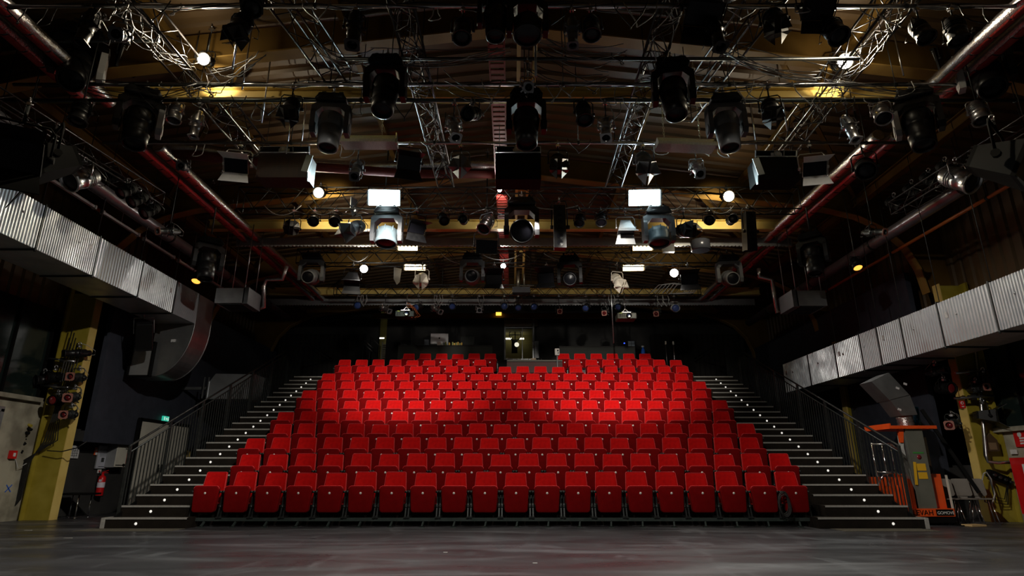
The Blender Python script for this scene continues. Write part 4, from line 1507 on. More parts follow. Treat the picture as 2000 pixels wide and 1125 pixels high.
speaker(506, 598, 294, 346, 9.75, 'brown wooden loudspeaker hung from the rig left of centre', wood, 1)
speaker(1476, 1564, 302, 350, 9.75, 'black loudspeaker hung from the rig right of centre', blackm, -1)
speaker(968, 1057, 294, 350, 9.75, 'black loudspeaker hung in the middle under the ridge', blackm, 0)


def chain(a, b, parent):
    a, b = Vector(a), Vector(b)
    n = int((b - a).length / .05)
    mb = MB()
    d = (b - a).normalized()
    sx = d.cross(Vector((0, 1, 0))).normalized()
    sy = d.cross(sx)
    for k in range(n):
        c = a + (b - a) * (k + .5) / n
        s_ = sx if k % 2 else sy
        mb.path([c + d * (.033 * math.cos(R(g))) + s_ * (.014 * math.sin(R(g))) for g in range(0, 360, 60)], .0045, 4, closed=True)
    mb.build('chain', chainm, parent)


for px0, px1, py, roll, lab in ((664, 772, 268, 0, 'speckled grey sheet metal box on chains, left of the ridge'), (1286, 1400, 274, 2.5, 'speckled grey sheet metal box on chains, right of the ridge')):
    Y = 9.1
    a, b = P(px0, py, Y), P(px1, py, Y)
    c = (a + b) / 2
    t = thing('hung_metal_box', lab, 'metal box', c)
    t.rotation_euler = (0, R(roll), 0)
    w_ = b.x - a.x
    MB().add([(-w_ / 2, 0, -.03), (w_ / 2, 0, -.03), (w_ / 2, .1, .10), (-w_ / 2, .1, .10), (-w_ / 2, .32, .02), (w_ / 2, .32, .02), (w_ / 2, .32, -.06), (-w_ / 2, .32, -.06), (-w_ / 2, .0, -.08), (w_ / 2, .0, -.08)],
             [(0, 1, 2, 3), (3, 2, 5, 4), (4, 5, 6, 7), (7, 6, 9, 8), (8, 9, 1, 0), (0, 3, 4, 7, 8), (1, 9, 6, 5, 2)]).build('sheet_box', baffle, t)
    MB().box((w_ / 2 + .012, .06, .0), (.02, .1, .2)).build('end_plate', silver, t)
    for x in (-w_ * .38, w_ * .24):
        chain((x, .08, .10), (x - .06, .08, roof_z(c.x) - c.z - .1), t)


def projector(px, py, Y, label, m, zp):
    c = P(px, py, Y)
    t = thing('projector', label, 'projector', c)
    MB().pad(rrect(.62, .62, -.10, .10, .03), .5, .02).build('casing', m, t)
    ln = MB().lathe([(.09, 0), (.09, .05), (.07, .05), (.06, .02), (0, .02)], (.06, -.24, 0), (0, -1, 0), 16).build('lens_ring', black, t)
    MB().lathe([(0, .03), (.055, .028)], (.06, -.24, 0), (0, -1, 0), 14, caps=False).build('lens', glassb, ln)
    g = MB()
    for k in range(6):
        g.box((-.24 + .035 * k, -.255, 0), (.012, .01, .12))
    g.build('vent_grille', blackm, t)
    br_ = MB().box((0, 0, .14), (.3, .3, .03)).cyl((0, .04, .14), (0, .04, zp - c.z + .04), .022, n=8)
    for x in (-.13, .13):
        br_.bar((x, 0, .14), (0, 0, .3), .02, .02)
    br_.build('ceiling_bracket', silver, t)
    MB().box((-.2, -.256, .08), (.09, .006, .03)).build('yellow_sticker', mat('lime_sticker', (.6, .8, .1), .5), t)
    return t


p1 = projector(793, 616, 19.0, 'dark projector with orange cables under the rearmost truss', greenm, zt(578, 19.2))
p2 = projector(1222, 620, 19.0, 'olive grey projector under the rearmost truss, lift side', mastm, zt(578, 19.2))
orc = mat('orange_cable', (.6, .16, .05), .5)
for k, (dx, dz) in enumerate(((.1, .3), (.2, .22), (.28, .16))):
    MB().path([(.0, 0, dz + .12), (dx, -.05, dz + .1), (dx + .12, -.1, dz - .1), (dx + .22, -.15, -.05), (dx + .12, -.18, -.12)], .012, 5).build('orange_cable', orc, p1)
MB().path([(.02, 0, .28), (.2, -.1, .18), (.36, -.1, .05), (.34, -.12, -.05)], .012, 5).build('cable_tail', cableb, p2)
c = P(1018, 568, 18.9)
t = thing('junction_box', 'dark grey control box on the rearmost truss under the red cable tray', 'control box', c)
MB().box((0, 0, 0), (.58, .3, .2)).build('casing', greyp, t)
MB().box((.18, 0, .18), (.5, .04, .02)).cyl((-.1, 0, .1), (-.1, 0, .7), .06, n=8).cyl((.1, 0, .1), (.1, 0, .9), .03, n=8).build('mast', chainm, t)
for x in (-.29, .29):
    MB().box((x, -.12, 0), (.012, .03, .22)).build('corner_trim', silver, t)
c = P(974, 613, 22.9)
t = thing('illuminated_sign', 'small lit yellow sign box high on the rear wall', 'sign', c)
MB().box((0, 0, 0), (.22, .08, .12)).build('sign_face', yelloww, t)
MB().cyl((0, 0, .06), (0, 0, .45), .01, n=5).build('stem', darkm, t)
c = P(1368, 480, 14.4)
t = thing('speaker_drum', 'dark cylindrical drum loudspeaker hung near the right end of the pale channel', 'loudspeaker', c)
MB().lathe([(.22, -.14), (.25, -.12), (.25, .12), (.22, .14)], (0, 0, 0), (0, 0, 1), 24).build('drum', mat('slate_drum', (.06, .065, .08), .25, .3), t)
wire_up(t, [(0, 0, .14)], roof_z(c.x) - c.z - .12)
c = P(1305, 483, 14.6)
t = thing('control_box', 'small square black box on the second cross truss below the right cool floodlight', 'control box', c)
MB().box((0, 0, 0), (.30, .12, .28)).build('casing', black, t)
wire_up(t, [(0, 0, .14)], 1.2)
c = P(1370, 462, 14.1)
# flags and gobo leaves that hang between the lamps
for px, py, Y, w_, h, rz_, lab in ((776, 540, 16.1, .12, .50, 40, 'grey metal flag hanging below the second cross truss'), (690, 405, 12.5, .10, .45, 60, 'pale folded metal flag hanging left of the left cool floodlight')):
    c = P(px, py, Y)
    t = thing('metal_flag', lab, 'metal flag', c, None, R(rz_))
    MB().prism([(-w_, h * .5), (w_, h * .5), (w_ * .7, -h * .3), (0, -h * .5), (-w_ * .9, -h * .2)], -.01, .01, 'xz').build('sheet', greyl, t)
    wire_up(t, [(0, 0, h * .5)], roof_z(c.x) - c.z - .1)
c = P(1000, 300, 11.5)

# ------------------------------------------------------------------ cables of the rig
def sag(a, b, s_, n=9, wob=.0):
    a, b = Vector(a), Vector(b)
    out = []
    for k in range(n + 1):
        u = k / n
        p = a.lerp(b, u)
        p.z -= s_ * 4 * u * (1 - u)
        if wob and 0 < k < n:
            p += Vector((rnd.uniform(-wob, wob), rnd.uniform(-wob, wob), rnd.uniform(-wob, wob)))
        out.append(p)
    return out


def cable(pts, r, m, label, group):
    return tag(MB().path(pts, r, 5).build('cable', m), label, 'cable', group)


def zone(px):
    return 'extinguisher side' if px < 1000 else 'lift side'


# long slack bundles that cross between the trusses near the top
for g, (a, b, n, ya_, yb_, m, lab) in enumerate((
        ((615, 82), (735, 118), 7, 7.4, 7.5, cablew, 'grey cable in the slack bundle running from the left truss to the black moving light'),
        ((735, 118), (985, 96), 8, 7.5, 7.3, cablew, 'pale cable in the bright bundle reaching the red cable tray'),
        ((1055, 85), (1215, 100), 8, 7.3, 7.5, cablew, 'grey cable in the bundle right of the ridge rail'),
        ((1400, 95), (1600, 150), 9, 7.4, 7.8, cablew, 'grey cable in the bundle reaching the brightest lamp'),
        ((1600, 150), (1850, 172), 7, 7.9, 8.0, cablew, 'grey cable in the bundle beyond the brightest lamp'),
        ((150, 165), (400, 168), 5, 7.9, 7.9, cableb, 'black cable lashed along the silver pipe, extinguisher side'),
        ((420, 150), (500, 100), 5, 7.9, 7.4, cablew, 'grey cable between the left warm lamp and the nearest pipe'),
        ((880, 160), (990, 186), 5, 7.9, 8.0, cablew, 'white cable sagging towards the foot of the ridge rail'),
        ((1040, 112), (1180, 150), 5, 7.6, 7.9, cableb, 'black cable sagging right of the ridge rail'),
        ((1325, 168), (1500, 160), 5, 8.0, 8.0, cableb, 'black cable slung below the silver pipe, right of centre'))):
    for k in range(n):
        pa, pb = P(a[0], a[1], ya_), P(b[0], b[1], yb_)
        o = Vector((rnd.uniform(-.1, .1), rnd.uniform(-.2, .2), rnd.uniform(-.12, .12)))
        o2 = Vector((rnd.uniform(-.1, .1), rnd.uniform(-.2, .2), rnd.uniform(-.08, .08)))
        cable(sag(pa + o, pb + o2, rnd.uniform(.03, .22), 9, .012), .0065, cableg if m is cablew else m, lab, lab)
# loops hanging under pipes and from truss corners
LOOPS = [(440, 205, 'P3'), (455, 215, 'P3'), (470, 205, 'P3'), (505, 200, 'P3'), (520, 210, 'P3'), (540, 205, 'P3'), (490, 280, 'P4'), (430, 165, 'P2'), (385, 285, 'P4'), (455, 285, 'P4'), (480, 290, 'P4'),
         (830, 165, 'P2'), (870, 170, 'P2'), (905, 200, 'P3'), (940, 205, 'P3'), (960, 170, 'P2'), (790, 205, 'P3'), (700, 205, 'P3'), (680, 285, 'P4'), (840, 285, 'P4'), (1080, 165, 'P2'), (1110, 170, 'P2'),
         (1160, 165, 'P2'), (1200, 200, 'P3'), (1230, 205, 'P3'), (1275, 205, 'P3'), (1190, 170, 'P2'), (1210, 130, 'P1'), (1190, 60, 'P0'), (1230, 50, 'P0'), (1250, 40, 'P0'), (1290, 165, 'P2'), (1450, 175, 'P2'),
         (1480, 170, 'P2'), (1575, 160, 'P2'), (1600, 205, 'P3'), (1620, 210, 'P3'), (1700, 210, 'P3'), (1570, 205, 'P3'), (1640, 205, 'P3'), (1760, 165, 'P2'), (1780, 195, 'P3'), (260, 190, 'P3'), (330, 165, 'P2'), (300, 165, 'P2'),
         (1240, 285, 'P4'), (1290, 290, 'P4'), (1380, 285, 'P4'), (1410, 290, 'P4'), (1130, 285, 'P4'), (210, 20, 'P0'), (240, 18, 'P0'), (300, 25, 'P0'), (340, 22, 'P0'), (620, 25, 'P0'), (850, 20, 'P0'), (920, 18, 'P0'), (960, 22, 'P0'),
         (1080, 22, 'P0'), (1320, 25, 'P0'), (1450, 30, 'P0'), (1560, 25, 'P0'), (1700, 25, 'P0'), (1750, 28, 'P0'), (1900, 28, 'P0'), (90, 25, 'P0'), (30, 20, 'P0')]
PL = {'P0': 'nearest silver pipe', 'P1': 'short black pipe', 'P2': 'cable-wrapped silver pipe', 'P3': 'long grey pipe', 'P4': 'silver pipe above the loudspeakers'}
for px, py, pk in LOOPS:
    Y, z = PIPES[pk]
    x = P(px, py, Y).x
    w_ = rnd.uniform(.06, .22)
    h = rnd.uniform(.12, .42)
    y = Y + rnd.uniform(-.08, .08)
    pts = []
    for k in range(11):
        u = k / 10
        pts.append((x - w_ + 2 * w_ * u + .05 * math.sin(u * 9 + px), y + .05 * math.sin(u * 5 + px), z + .02 - h * math.sin(math.pi * u) ** .7))
    m = cablew if rnd.random() < .6 else cableb
    col_ = 'white' if m is cablew else 'black'
    lab = '%s cable looped under the %s, %s' % (col_, PL[pk], zone(px))
    cable(pts, .008, m, lab, lab)
# cables lashed along pipes
for pk, n in (('P0', 3), ('P2', 4), ('P3', 2), ('P4', 2)):
    Y, z = PIPES[pk]
    for k in range(n):
        x0, x1 = rnd.uniform(-7.4, -5), rnd.uniform(4.5, 7.4)
        pts = []
        q = 60
        ph = rnd.uniform(0, 6)
        for i in range(q + 1):
            u = i / q
            pts.append((x0 + (x1 - x0) * u, Y + .04 * math.cos(u * 41 + ph), z + .035 + .025 * math.sin(u * 57 + ph) - (.05 * abs(math.sin(u * 13 + ph)))))
        lab = 'long black cable lashed along the %s' % PL[pk]
        cable(pts, .008, cableb, lab, lab)
# cables woven through the four long trusses
for tx0, tx1, ty1, tz, lab in ((-5.25, -5.05, 10.8, 7.05, 'cable threaded through the long truss above the brown loudspeaker'), (5.15, 5.35, 10.8, 7.05, 'cable threaded through the long truss above the black loudspeaker'),
                               (-1.5, -1.42, 11.5, 7.0, 'cable threaded through the truss beside the red cable tray'), (2.1, 2.18, 11.5, 7.0, 'cable threaded through the truss beside the yellow twin rail')):
    for k in range(7):
        pts = []
        ph = rnd.uniform(0, 6)
        y0 = rnd.uniform(4.8, 6.5)
        y1 = rnd.uniform(8, ty1)
        for i in range(31):
            u = i / 30
            y = y0 + (y1 - y0) * u
            pts.append((tx0 + (tx1 - tx0) * u + .14 * math.sin(u * (11 + 3 * k) + ph), y, tz - .10 + .10 * math.sin(u * (17 + 2 * k) + ph * 2) - (.12 if k % 3 == 0 else 0) * abs(math.sin(u * 9 + ph))))
        m = cablew if k % 3 == 1 else cableb
        cable(pts, .0065, m, ('white ' if m is cablew else 'black ') + lab, lab)
# rearmost truss: thick white bundle on its right half, loose ends elsewhere
Y, z = PIPES['T3']
for k in range(6):
    xa, xb = P(1270 + 8 * k, 575, Y).x, P(1355 - 4 * k, 575, Y).x
    cable([(xa, Y, z + .05), (xa + .3, Y - .05, z + .32 + .02 * k), ((xa + xb) / 2, Y - .04, z + .36 + .03 * math.sin(k)), (xb, Y - .05, z + .34), (xb + .12, Y - .02, z + .2), (xb, Y, z + .06), (xb - .5, Y - .03, z + .02)], .014, cablew, 'white cable in the thick bundle on the lift half of the rearmost truss', 'white bundle on the rearmost truss')
for k, px in enumerate((705, 712, 855, 860, 940, 1195, 1290, 1300)):
    x = P(px, 578, Y).x
    cable([(x - .1, Y, z), (x - .12, Y - .02, z - .2), (x, Y - .03, z - .42), (x + .1, Y - .02, z - .2), (x + .06, Y, z)], .011, cablew, 'white cable loop hanging under the rearmost truss', 'white loops under the rearmost truss')
Y, z = PIPES['T2']
for k, (xa, xb, s_) in enumerate(((-2.0, -.9, .3), (2.9, 3.9, .35), (-.9, .3, .2), (3.2, 4.1, .2), (-4.7, -4.0, .25), (.9, 1.9, .2))):
    cable(sag((xa, Y - .1, z + .25), (xb, Y - .1, z + .25), s_), .012, cablew, 'grey cable sagging along the second cross truss', 'grey cables on the second cross truss')
Y, z = PIPES['T1']
for k in range(12):
    xa = -5.6 + 1.0 * k
    cable(sag((xa, Y - .05, z + .05), (xa + rnd.uniform(.4, 1.2), Y - .05, z + .05), rnd.uniform(.08, .25)), .01, cableb if k % 3 else cablew, 'thin cable sagging under the first cross truss', 'thin cables under the first cross truss')
# vertical wires
for k, (px, py0, py1, Y) in enumerate(((597, 210, 285, 9.6), (1468, 215, 292, 9.6), (1530, 205, 255, 8.6), (470, 35, 135, 7.2), (480, 130, 175, 8.0), (1755, 105, 148, 7.9), (1045, 40, 150, 7.4), (1195, 600, 670, 19.0), (515, 210, 240, 8.4), (565, 255, 300, 9.6))):
    a, b = P(px, py0, Y), P(px, py1, Y)
    b.x, b.y = a.x, a.y
    a.z = roof_z(a.x) - .02
    tag(MB().cyl(a, b, .012 if k not in (6, 7) else .022, n=6).build('suspension_rod', silver), 'thin steel rod hanging by ' + ('the brown loudspeaker', 'the black loudspeaker', 'the cable-wrapped truss corner', 'the barn door lamp near the left warm lamp', 'the left end of the near yellow beam', 'the right end of the near yellow beam', 'the pale right-angled stand by the ridge rail', 'the lift side projector, down towards the last row', 'the cable loops left of centre', 'the far wire of the brown loudspeaker')[k], 'rod')

# ------------------------------------------------------------------ wall by the fire extinguisher (left) and its yellow frame column
XL = -9.9


def wall_box(name, label, cat, px0, px1, py0, py1, X, th, m, kids=True):
    """a flat thing on a side wall, its corners read from the photograph at that wall"""
    a, b = PX(px0, (py0 + py1) / 2, X), PX(px1, (py0 + py1) / 2, X)
    y0, y1 = min(a.y, b.y), max(a.y, b.y)
    pm = (px0 + px1) / 2
    z0, z1 = PX(pm, py1, X).z, PX(pm, py0, X).z
    sg = 1 if X < 0 else -1
    c = (X + sg * th / 2, (y0 + y1) / 2, (z0 + z1) / 2)
    t = thing(name, label, cat, c)
    MB().box((0, 0, 0), (th, y1 - y0, z1 - z0)).build('board', m, t)
    return t, sg, y1 - y0, z1 - z0


def door(n, X, y0, y1, h, label):
    sg = 1 if X < 0 else -1
    f = MB().span((X, y0 - .07, 0), (X + sg * .08, y0, h + .07)).span((X, y1, 0), (X + sg * .08, y1 + .07, h + .07)).span((X, y0 - .07, h), (X + sg * .08, y1 + .07, h + .07))
    o = struct('door_%d' % n, f, blackm)
    m_ = (y0 + y1) / 2
    for k, (a, b) in enumerate(((y0, m_ - .006), (m_ + .006, y1))):
        lf = MB().span((X, a, .02), (X + sg * .05, b, h)).build('door_leaf', whited, o)
        yh = m_ + (-.08 if k == 0 else .08)
        MB().box((X + sg * .06, yh, 1.05), (.02, .05, .2)).cyl((X + sg * .05, yh, 1.05), (X + sg * .11, yh, 1.05), .012, n=6).cyl((X + sg * .11, yh, 1.05), (X + sg * .11, yh + (-.12 if k == 0 else .12), 1.05), .012, n=6).build('door_handle', blackm, lf)
    return o


door(1, -9.44, 15.4, 17.7, 2.2, '')
c = PX(323, 818, -9.44)
t = thing('exit_sign', 'small green lit exit sign above the white double door', 'exit sign', c)
MB().box((0, 0, 0), (.06, .34, .17)).build('sign_box', greenp, t)
t.scale = (.8, .8, .8)
sy = MB()
sx = .034
sy.prism([(-.13, -.05), (-.08, -.05), (-.08, .06), (-.13, .06)], sx, sx + .003, 'yz')
sy.prism([(-.03, 0), (.02, .05), (.02, .015), (.07, .015), (.07, -.015), (.02, -.015), (.02, -.05)], sx, sx + .003, 'yz')
sy.lathe([(0, 0), (.014, 0), (.014, .003)], (sx, .115, .05), (1, 0, 0), 8)
sy.prism([(.10, .03), (.13, .03), (.15, -.06), (.13, -.06), (.115, -.02), (.10, -.06), (.085, -.06)], sx, sx + .003, 'yz')
sy.build('pictogram', whitee, t)

t, sg, w_, h_ = wall_box('wall_plan', 'white framed plan on the black wall right of the yellow column', 'notice', 128, 153, 870, 895, XL, .02, paper)
ln = MB()
for k in range(5):
    ln.box((.0125, -w_ * .35 + w_ * .17 * k, 0), (.003, .008, h_ * .7))
for k in range(4):
    ln.box((.0125, 0, -h_ * .3 + h_ * .2 * k), (.003, w_ * .8, .008))
ln.build('plan_lines', darkm, t)
t, sg, w_, h_ = wall_box('fire_point_sign', 'small red sign with white symbols beside the white poster', 'sign', 184, 192, 874, 889, XL, .01, mat('orange_red_sign', (.65, .1, .03), .4))
MB().box((.008, 0, .03), (.004, w_ * .6, .03)).box((.008, 0, -.05), (.004, w_ * .5, .06)).build('symbol', whitep, t)
t, sg, w_, h_ = wall_box('poster', 'white poster in a frame between the red sign and the grey cabinet', 'poster', 188, 212, 871, 915, XL, .015, mat('blue_white_paper', (.5, .52, .6), .5))
q = MB()
for k in range(6):
    q.box((.010, -.02, h_ * (.35 - .06 * k)), (.003, w_ * (.6 - .06 * (k % 3)), .008))
q.box((.010, 0, -h_ * .12), (.003, .10, .10))
for k in range(2):
    q.box((.010, 0, -h_ * (.42 + .0 * k)), (.003, w_ * .5, .01))
q.build('printed_text', darkm, t)
pf = MB()
for y in (-w_ / 2, w_ / 2):
    pf.box((.005, y, 0), (.02, .015, h_))
for z in (-h_ / 2, h_ / 2):
    pf.box((.005, 0, z), (.02, w_, .015))
pf.build('frame', greyl, t)
# cabinet
ca = PX(206, 890, XL)
z0, z1 = PX(228, 913, XL + .1).z, PX(228, 867, XL + .1).z
t = thing('electrical_cabinet', 'pale grey wall cabinet with a latch, beside the white poster', 'cabinet', (XL - .015, 15.05, (z0 + z1) / 2))
hh = z1 - z0
MB().box((.13, .20, 0), (.26, .40, hh)).build('cabinet_body', greyl, t)
dd = MB().box((.27, .20, 0), (.025, .39, hh - .02)).build('cabinet_door', whited, t)
MB().box((.29, .20, -hh * .4), (.02, .36, .012)).cyl((.28, .32, -hh * .4), (.31, .32, -hh * .4), .03, n=10).box((.29, .34, hh * .3), (.02, .06, .012)).build('latch', blackm, dd)
t, sg, w_, h_ = wall_box('fire_extinguisher_sign', 'narrow red sign just right of the pale grey cabinet', 'sign', 243, 249, 874, 906, XL + .02, .01, redp)
t, sg, w_, h_ = wall_box('number_plate', 'tiny white plate just above the fire extinguisher', 'sign', 190, 197, 917, 924, XL, .01, whitep)
MB().box((.008, 0, 0), (.004, w_ * .4, h_ * .4)).build('red_mark', redp, t)


def extinguisher(c, label, sg):
    t = thing('fire_extinguisher', label, 'fire extinguisher', c)
    b = MB().lathe([(0, -.26), (.075, -.26), (.082, -.24), (.082, .14), (.07, .19), (.03, .22), (.025, .25), (0, .25)], n=18)
    b.build('cylinder', redp, t)
    MB().lathe([(.0835, -.06), (.0835, .06)], n=18, caps=False).box((sg * .02, -.083, .1), (.06, .004, .05)).build('label_band', mat('label_white', (.75, .7, .8), .5), t)
    MB().lathe([(.084, -.26), (.084, -.24)], n=18).build('foot_ring', blackm, t)
    v = MB().box((0, 0, .27), (.04, .03, .05)).bar((0, 0, .29), (sg * .12, 0, .33), .02, .012).bar((0, 0, .27), (sg * .12, 0, .28), .02, .012).build('valve_handle', redp, t)
    MB().path([(0, 0, .26), (-sg * .07, -.02, .29), (-sg * .12, -.02, .18), (-sg * .10, -.02, -.05)], .012, 6).build('hose', rubber, t)
    MB().box((-sg * .09, 0, .05), (.02, .06, .3)).build('wall_bracket', blackm, t)
    return t


e_ = PX(197, 947, XL + .1)
extinguisher(e_, 'red fire extinguisher on the black wall below the white poster', 1)
# call point on the plaster and marks
c = PX(22, 888, -10.24)
t = thing('fire_call_point', 'small red fire call point on the dirty plaster wall', 'fire alarm', (-10.21, c.y, c.z))
MB().box((0, 0, 0), (.07, .14, .16)).build('housing', redp, t)
MB().box((.037, 0, 0), (.005, .06, .07)).build('glass_panel', whitep, t)
c = PX(17, 954, -10.24)
mb = MB().bar((0, -.07, -.07), (0, .07, .07), .004, .02).bar((0, -.07, .07), (0, .07, -.07), .004, .02)
o = tag(mb.build('tape_cross', bluep), 'small blue cross of tape low on the dirty plaster wall', 'tape mark')
o.location = (-10.243, c.y, c.z)
# grey steel door on the plaster at the very edge
mb = MB().span((-10.26, 11.1, 0), (-10.21, 12.05, 2.1))
o = struct('door_2', mb, mat('grey_green_door', (.10, .12, .11), .5))
mb = MB()
for y in (11.06, 12.09):
    mb.box((-10.22, y, 1.06), (.08, .08, 2.2))
mb.box((-10.22, 11.58, 2.16), (.08, 1.1, .1))
mb.build('door_frame', greyl, o)

# table against the wall
c = P(135, 1000, 13.6)
t = thing('side_table', 'small black topped table with chrome legs behind the yellow column', 'table', (-9.45, 13.75, 0))
MB().box((0, 0, .50), (.62, .5, .04)).build('table_top', blackm, t)
for x in (-.27, .14):
    for y in (-.2, .2):
        MB().cyl((x, y, .02), (x, y, .48), .014, n=8).lathe([(.022, 0), (.022, .02)], (x, y, 0), n=8).build('leg', chrome, t)
for x in (-.27, .14):
    MB().cyl((x, -.22, .03), (x, .22, .03), .012, n=6).build('foot_rail', chrome, t)

# lamps on cross bars of both frame columns
def bar_x(px0, px1, py0, py1, Y, label):
    a, b = P(px0, py0, Y), P(px1, py1, Y)
    t = thing('lamp_bar', label, 'pipe', a)
    MB().cyl((0, 0, 0), b - a, .024, n=8).build('tube', silver, t)
    MB().box((b - a) * .5 + Vector((0, .06, 0)), (.10, .12, .10)).build('clamp', darkm, t)
    return a, b


bar_x(96, 146, 700, 706, 12.9, 'upper short pipe clamped across the yellow column, extinguisher side')
bar_x(80, 134, 752, 757, 12.9, 'lower short pipe clamped across the yellow column, extinguisher side')
bar_x(1866, 1930, 729, 723, 12.5, 'upper short pipe clamped across the yellow column, lift side')
bar_x(1864, 1942, 778, 773, 12.5, 'lower short pipe clamped across the yellow column, lift side')
for px, py, kind, yaw, tilt, size, lab in ((152, 690, 'prok', -30, 10, 22, 'black spot, topmost of the cluster on the yellow column, extinguisher side'),
                                   (151, 737, 'profr', 10, 5, 24, 'framed spot below the upper bar of the yellow column, extinguisher side'),
                                   (142, 776, 'profr', 20, 8, 26, 'tilted framed spot with dull red lens on the yellow column, extinguisher side'),
                                   (110, 783, 'parr', 0, 0, 20, 'round spot with dull red face left of the yellow flange, extinguisher side'),
                                   (136, 810, 'profr', 14, 5, 24, 'lowest framed spot on the yellow column, extinguisher side'),
                                   (105, 737, 'parr', -30, 10, 22, 'half hidden reddish spot behind the cables of the yellow column'),
                                   (84, 742, 'par', -30, 10, 20, 'black spot at the outer end of the lower bar, extinguisher side')):
    f = fixture(kind, px, py, (12.85, P(px, py - 18, 12.85).z), size, yaw, tilt, lab)
for px, py, kind, yaw, tilt, size, lab in ((1829, 726, 'prok', 10, 0, 22, 'black spot with a square frame hung left of the yellow column, lift side'),
                                   (1847, 759, 'parr', 10, 5, 24, 'dull red faced spot between the two bars, lift side'),
                                   (1909, 759, 'profr', 0, 0, 22, 'spot with a pale pink frame facing forward between the two bars, lift side'),
                                   (1862, 828, 'profr', -50, 8, 26, 'lowest spot with a red face pointing at the stairs, lift side'),
                                   (1925, 745, 'par', 40, 5, 26, 'black lamp at the outer end of the upper bar, lift side'),
                                   (1925, 812, 'floodk', 70, 5, 30, 'long black lamp body across the yellow column, lift side')):
    f = fixture(kind, px, py, (12.45, P(px, py - 18, 12.45).z), size, yaw, tilt, lab)
# cables down the columns
for k in range(6):
    x = 112 + 5 * k
    pts = [P(x + 30 - 2 * k, 640 + 10 * k, 12.95), P(x + 10, 720, 12.9), P(x - 5 - 3 * k, 800, 12.95), P(x - 25, 860, 13.0), P(60 - 3 * k, 900, 13.0), P(40 - 2 * k, 975, 13.05), P(12 + k, 1008, 13.05)]
    cable(pts, .012, cableb, 'black cable running down the yellow column, extinguisher side', 'black cables on the yellow column, extinguisher side')
cable([P(170, 862, 12.95), P(150, 875, 12.9), P(120, 882, 12.95), P(92, 880, 13.0)], .012, cableb, 'thin black cable sagging across the yellow web of the column', None)
cable([P(28, 832, 12.7), P(26, 880, 12.75), P(35, 915, 12.8), P(52, 905, 12.85)], .01, cablew, 'grey cable hanging on the dirty plaster by the call point', None)
c = P(50, 855, 12.95)
t = thing('plug_cluster', 'black clump of plugs and connectors at the column, extinguisher side', 'connectors', c)
for k in range(9):
    MB().cyl((rnd.uniform(-.12, .1), rnd.uniform(-.05, .0), .3 - .08 * k), (rnd.uniform(-.1, .14), rnd.uniform(-.12, -.02), .24 - .08 * k), .03, n=8).build('plug', [blackm, yellow][k % 8 == 0], t)
cable([P(1921, 925, 12.5), P(1916, 950, 12.45), P(1924, 980, 12.4), P(1938, 984, 12.4), P(1943, 965, 12.45), P(1936, 935, 12.5), P(1926, 922, 12.5), P(1921, 925, 12.5)], .014, cablew, 'white cable loop hung on the yellow column, lift side', None)
for k in range(3):
    cable([P(1930, 925, 12.6), P(1945, 970 + 6 * k, 12.55), P(1962 + 3 * k, 975 + 5 * k, 12.6), P(1970, 930, 12.65)], .009, cableb, 'thin black cable loop at the foot of the column, lift side', 'black loops at the column, lift side')
c = P(1950, 932, 12.6)
t = thing('plug_cluster', 'black plug box with connectors on the yellow column, lift side', 'connectors', c)
MB().box((0, 0, 0), (.42, .12, .14), rot=(0, 24, 0)).build('box', blackm, t)
for k in range(4):
    MB().cyl((-.14 + .1 * k, -.06, .04 - .045 * k), (-.14 + .1 * k, -.12, .04 - .045 * k), .03, n=8).build('socket', darkm, t)
cable([P(1902, 660, 12.7), P(1907, 700, 12.68), P(1917, 790, 12.6), P(1925, 890, 12.55), P(1930, 902, 12.5), P(1950, 904, 12.45), P(1976, 903, 12.4)], .035, silver, 'thick silver conduit running down the yellow column, lift side', None)
c = P(1931, 868, 12.68)
t = thing('birdhouse_box', 'small brown wooden box with a pitched top on the yellow column web, lift side', 'box', c)
MB().prism([(-.12, -.14), (.12, -.14), (.12, .08), (0, .22), (-.12, .08)], -.1, 0, 'xz').build('box_body', mat('stained_brown_box', (.07, .04, .015), .7), t)
MB().box((0, -.105, -.04), (.15, .01, .14)).build('front_plate', mat('tan_plate', (.22, .15, .08), .6), t)

# ------------------------------------------------------------------ wall by the lift (right)
XR = 10.12


def plate(px0, px1, py0, py1, name, label, m, cat='sign'):
    return wall_box(name, label, cat, px0, px1, py0, py1, XR, .02, m)


def wall_thing(y0, y1, z0, z1, th, name, label, cat, m):
    t = thing(name, label, cat, (XR + .02 - th / 2, (y0 + y1) / 2, (z0 + z1) / 2))
    MB().box((0, 0, 0), (th, y1 - y0, z1 - z0)).build('body', m, t)
    return t


ya = PX(1984, 950, XR - .2).y
t = wall_thing(ya - .75, ya, PX(1990, 1003, XR - .2).z, PX(1984, 894, XR - .2).z, .22, 'hose_cabinet', 'red fire hose cabinet at the picture edge, lift side wall', 'fire cabinet', redp)
MB().box((-.112, -.05, .3), (.006, .3, .2)).box((-.112, -.05, .1), (.006, .3, .1)).build('white_notice', whitep, t)
yb_ = PX(1982, 858, XR).y
t = wall_thing(yb_ - .5, yb_, PX(1990, 873, XR).z, PX(1982, 842, XR).z, .03, 'fire_sign', 'red fire sign with a white text panel above the hose cabinet', 'sign', redp)
q = MB().lathe([(0, 0), (.05, 0), (.05, .004)], (-.017, .1, .08), (-1, 0, 0), 12)
for k in range(3):
    q.box((-.018, 0, .01 - .05 * k), (.004, .24, .03))
q.build('white_panel', whitep, t)
plate(1975, 1987, 878, 887, 'number_plate', 'small red framed white plate between the red sign and the cabinet', whitep)
e_ = PX(1979, 950, XR - .1)
e_.y += .35
extinguisher(e_, 'red fire extinguisher beside the red hose cabinet', -1)
c = P(1874, 791, 12.36)
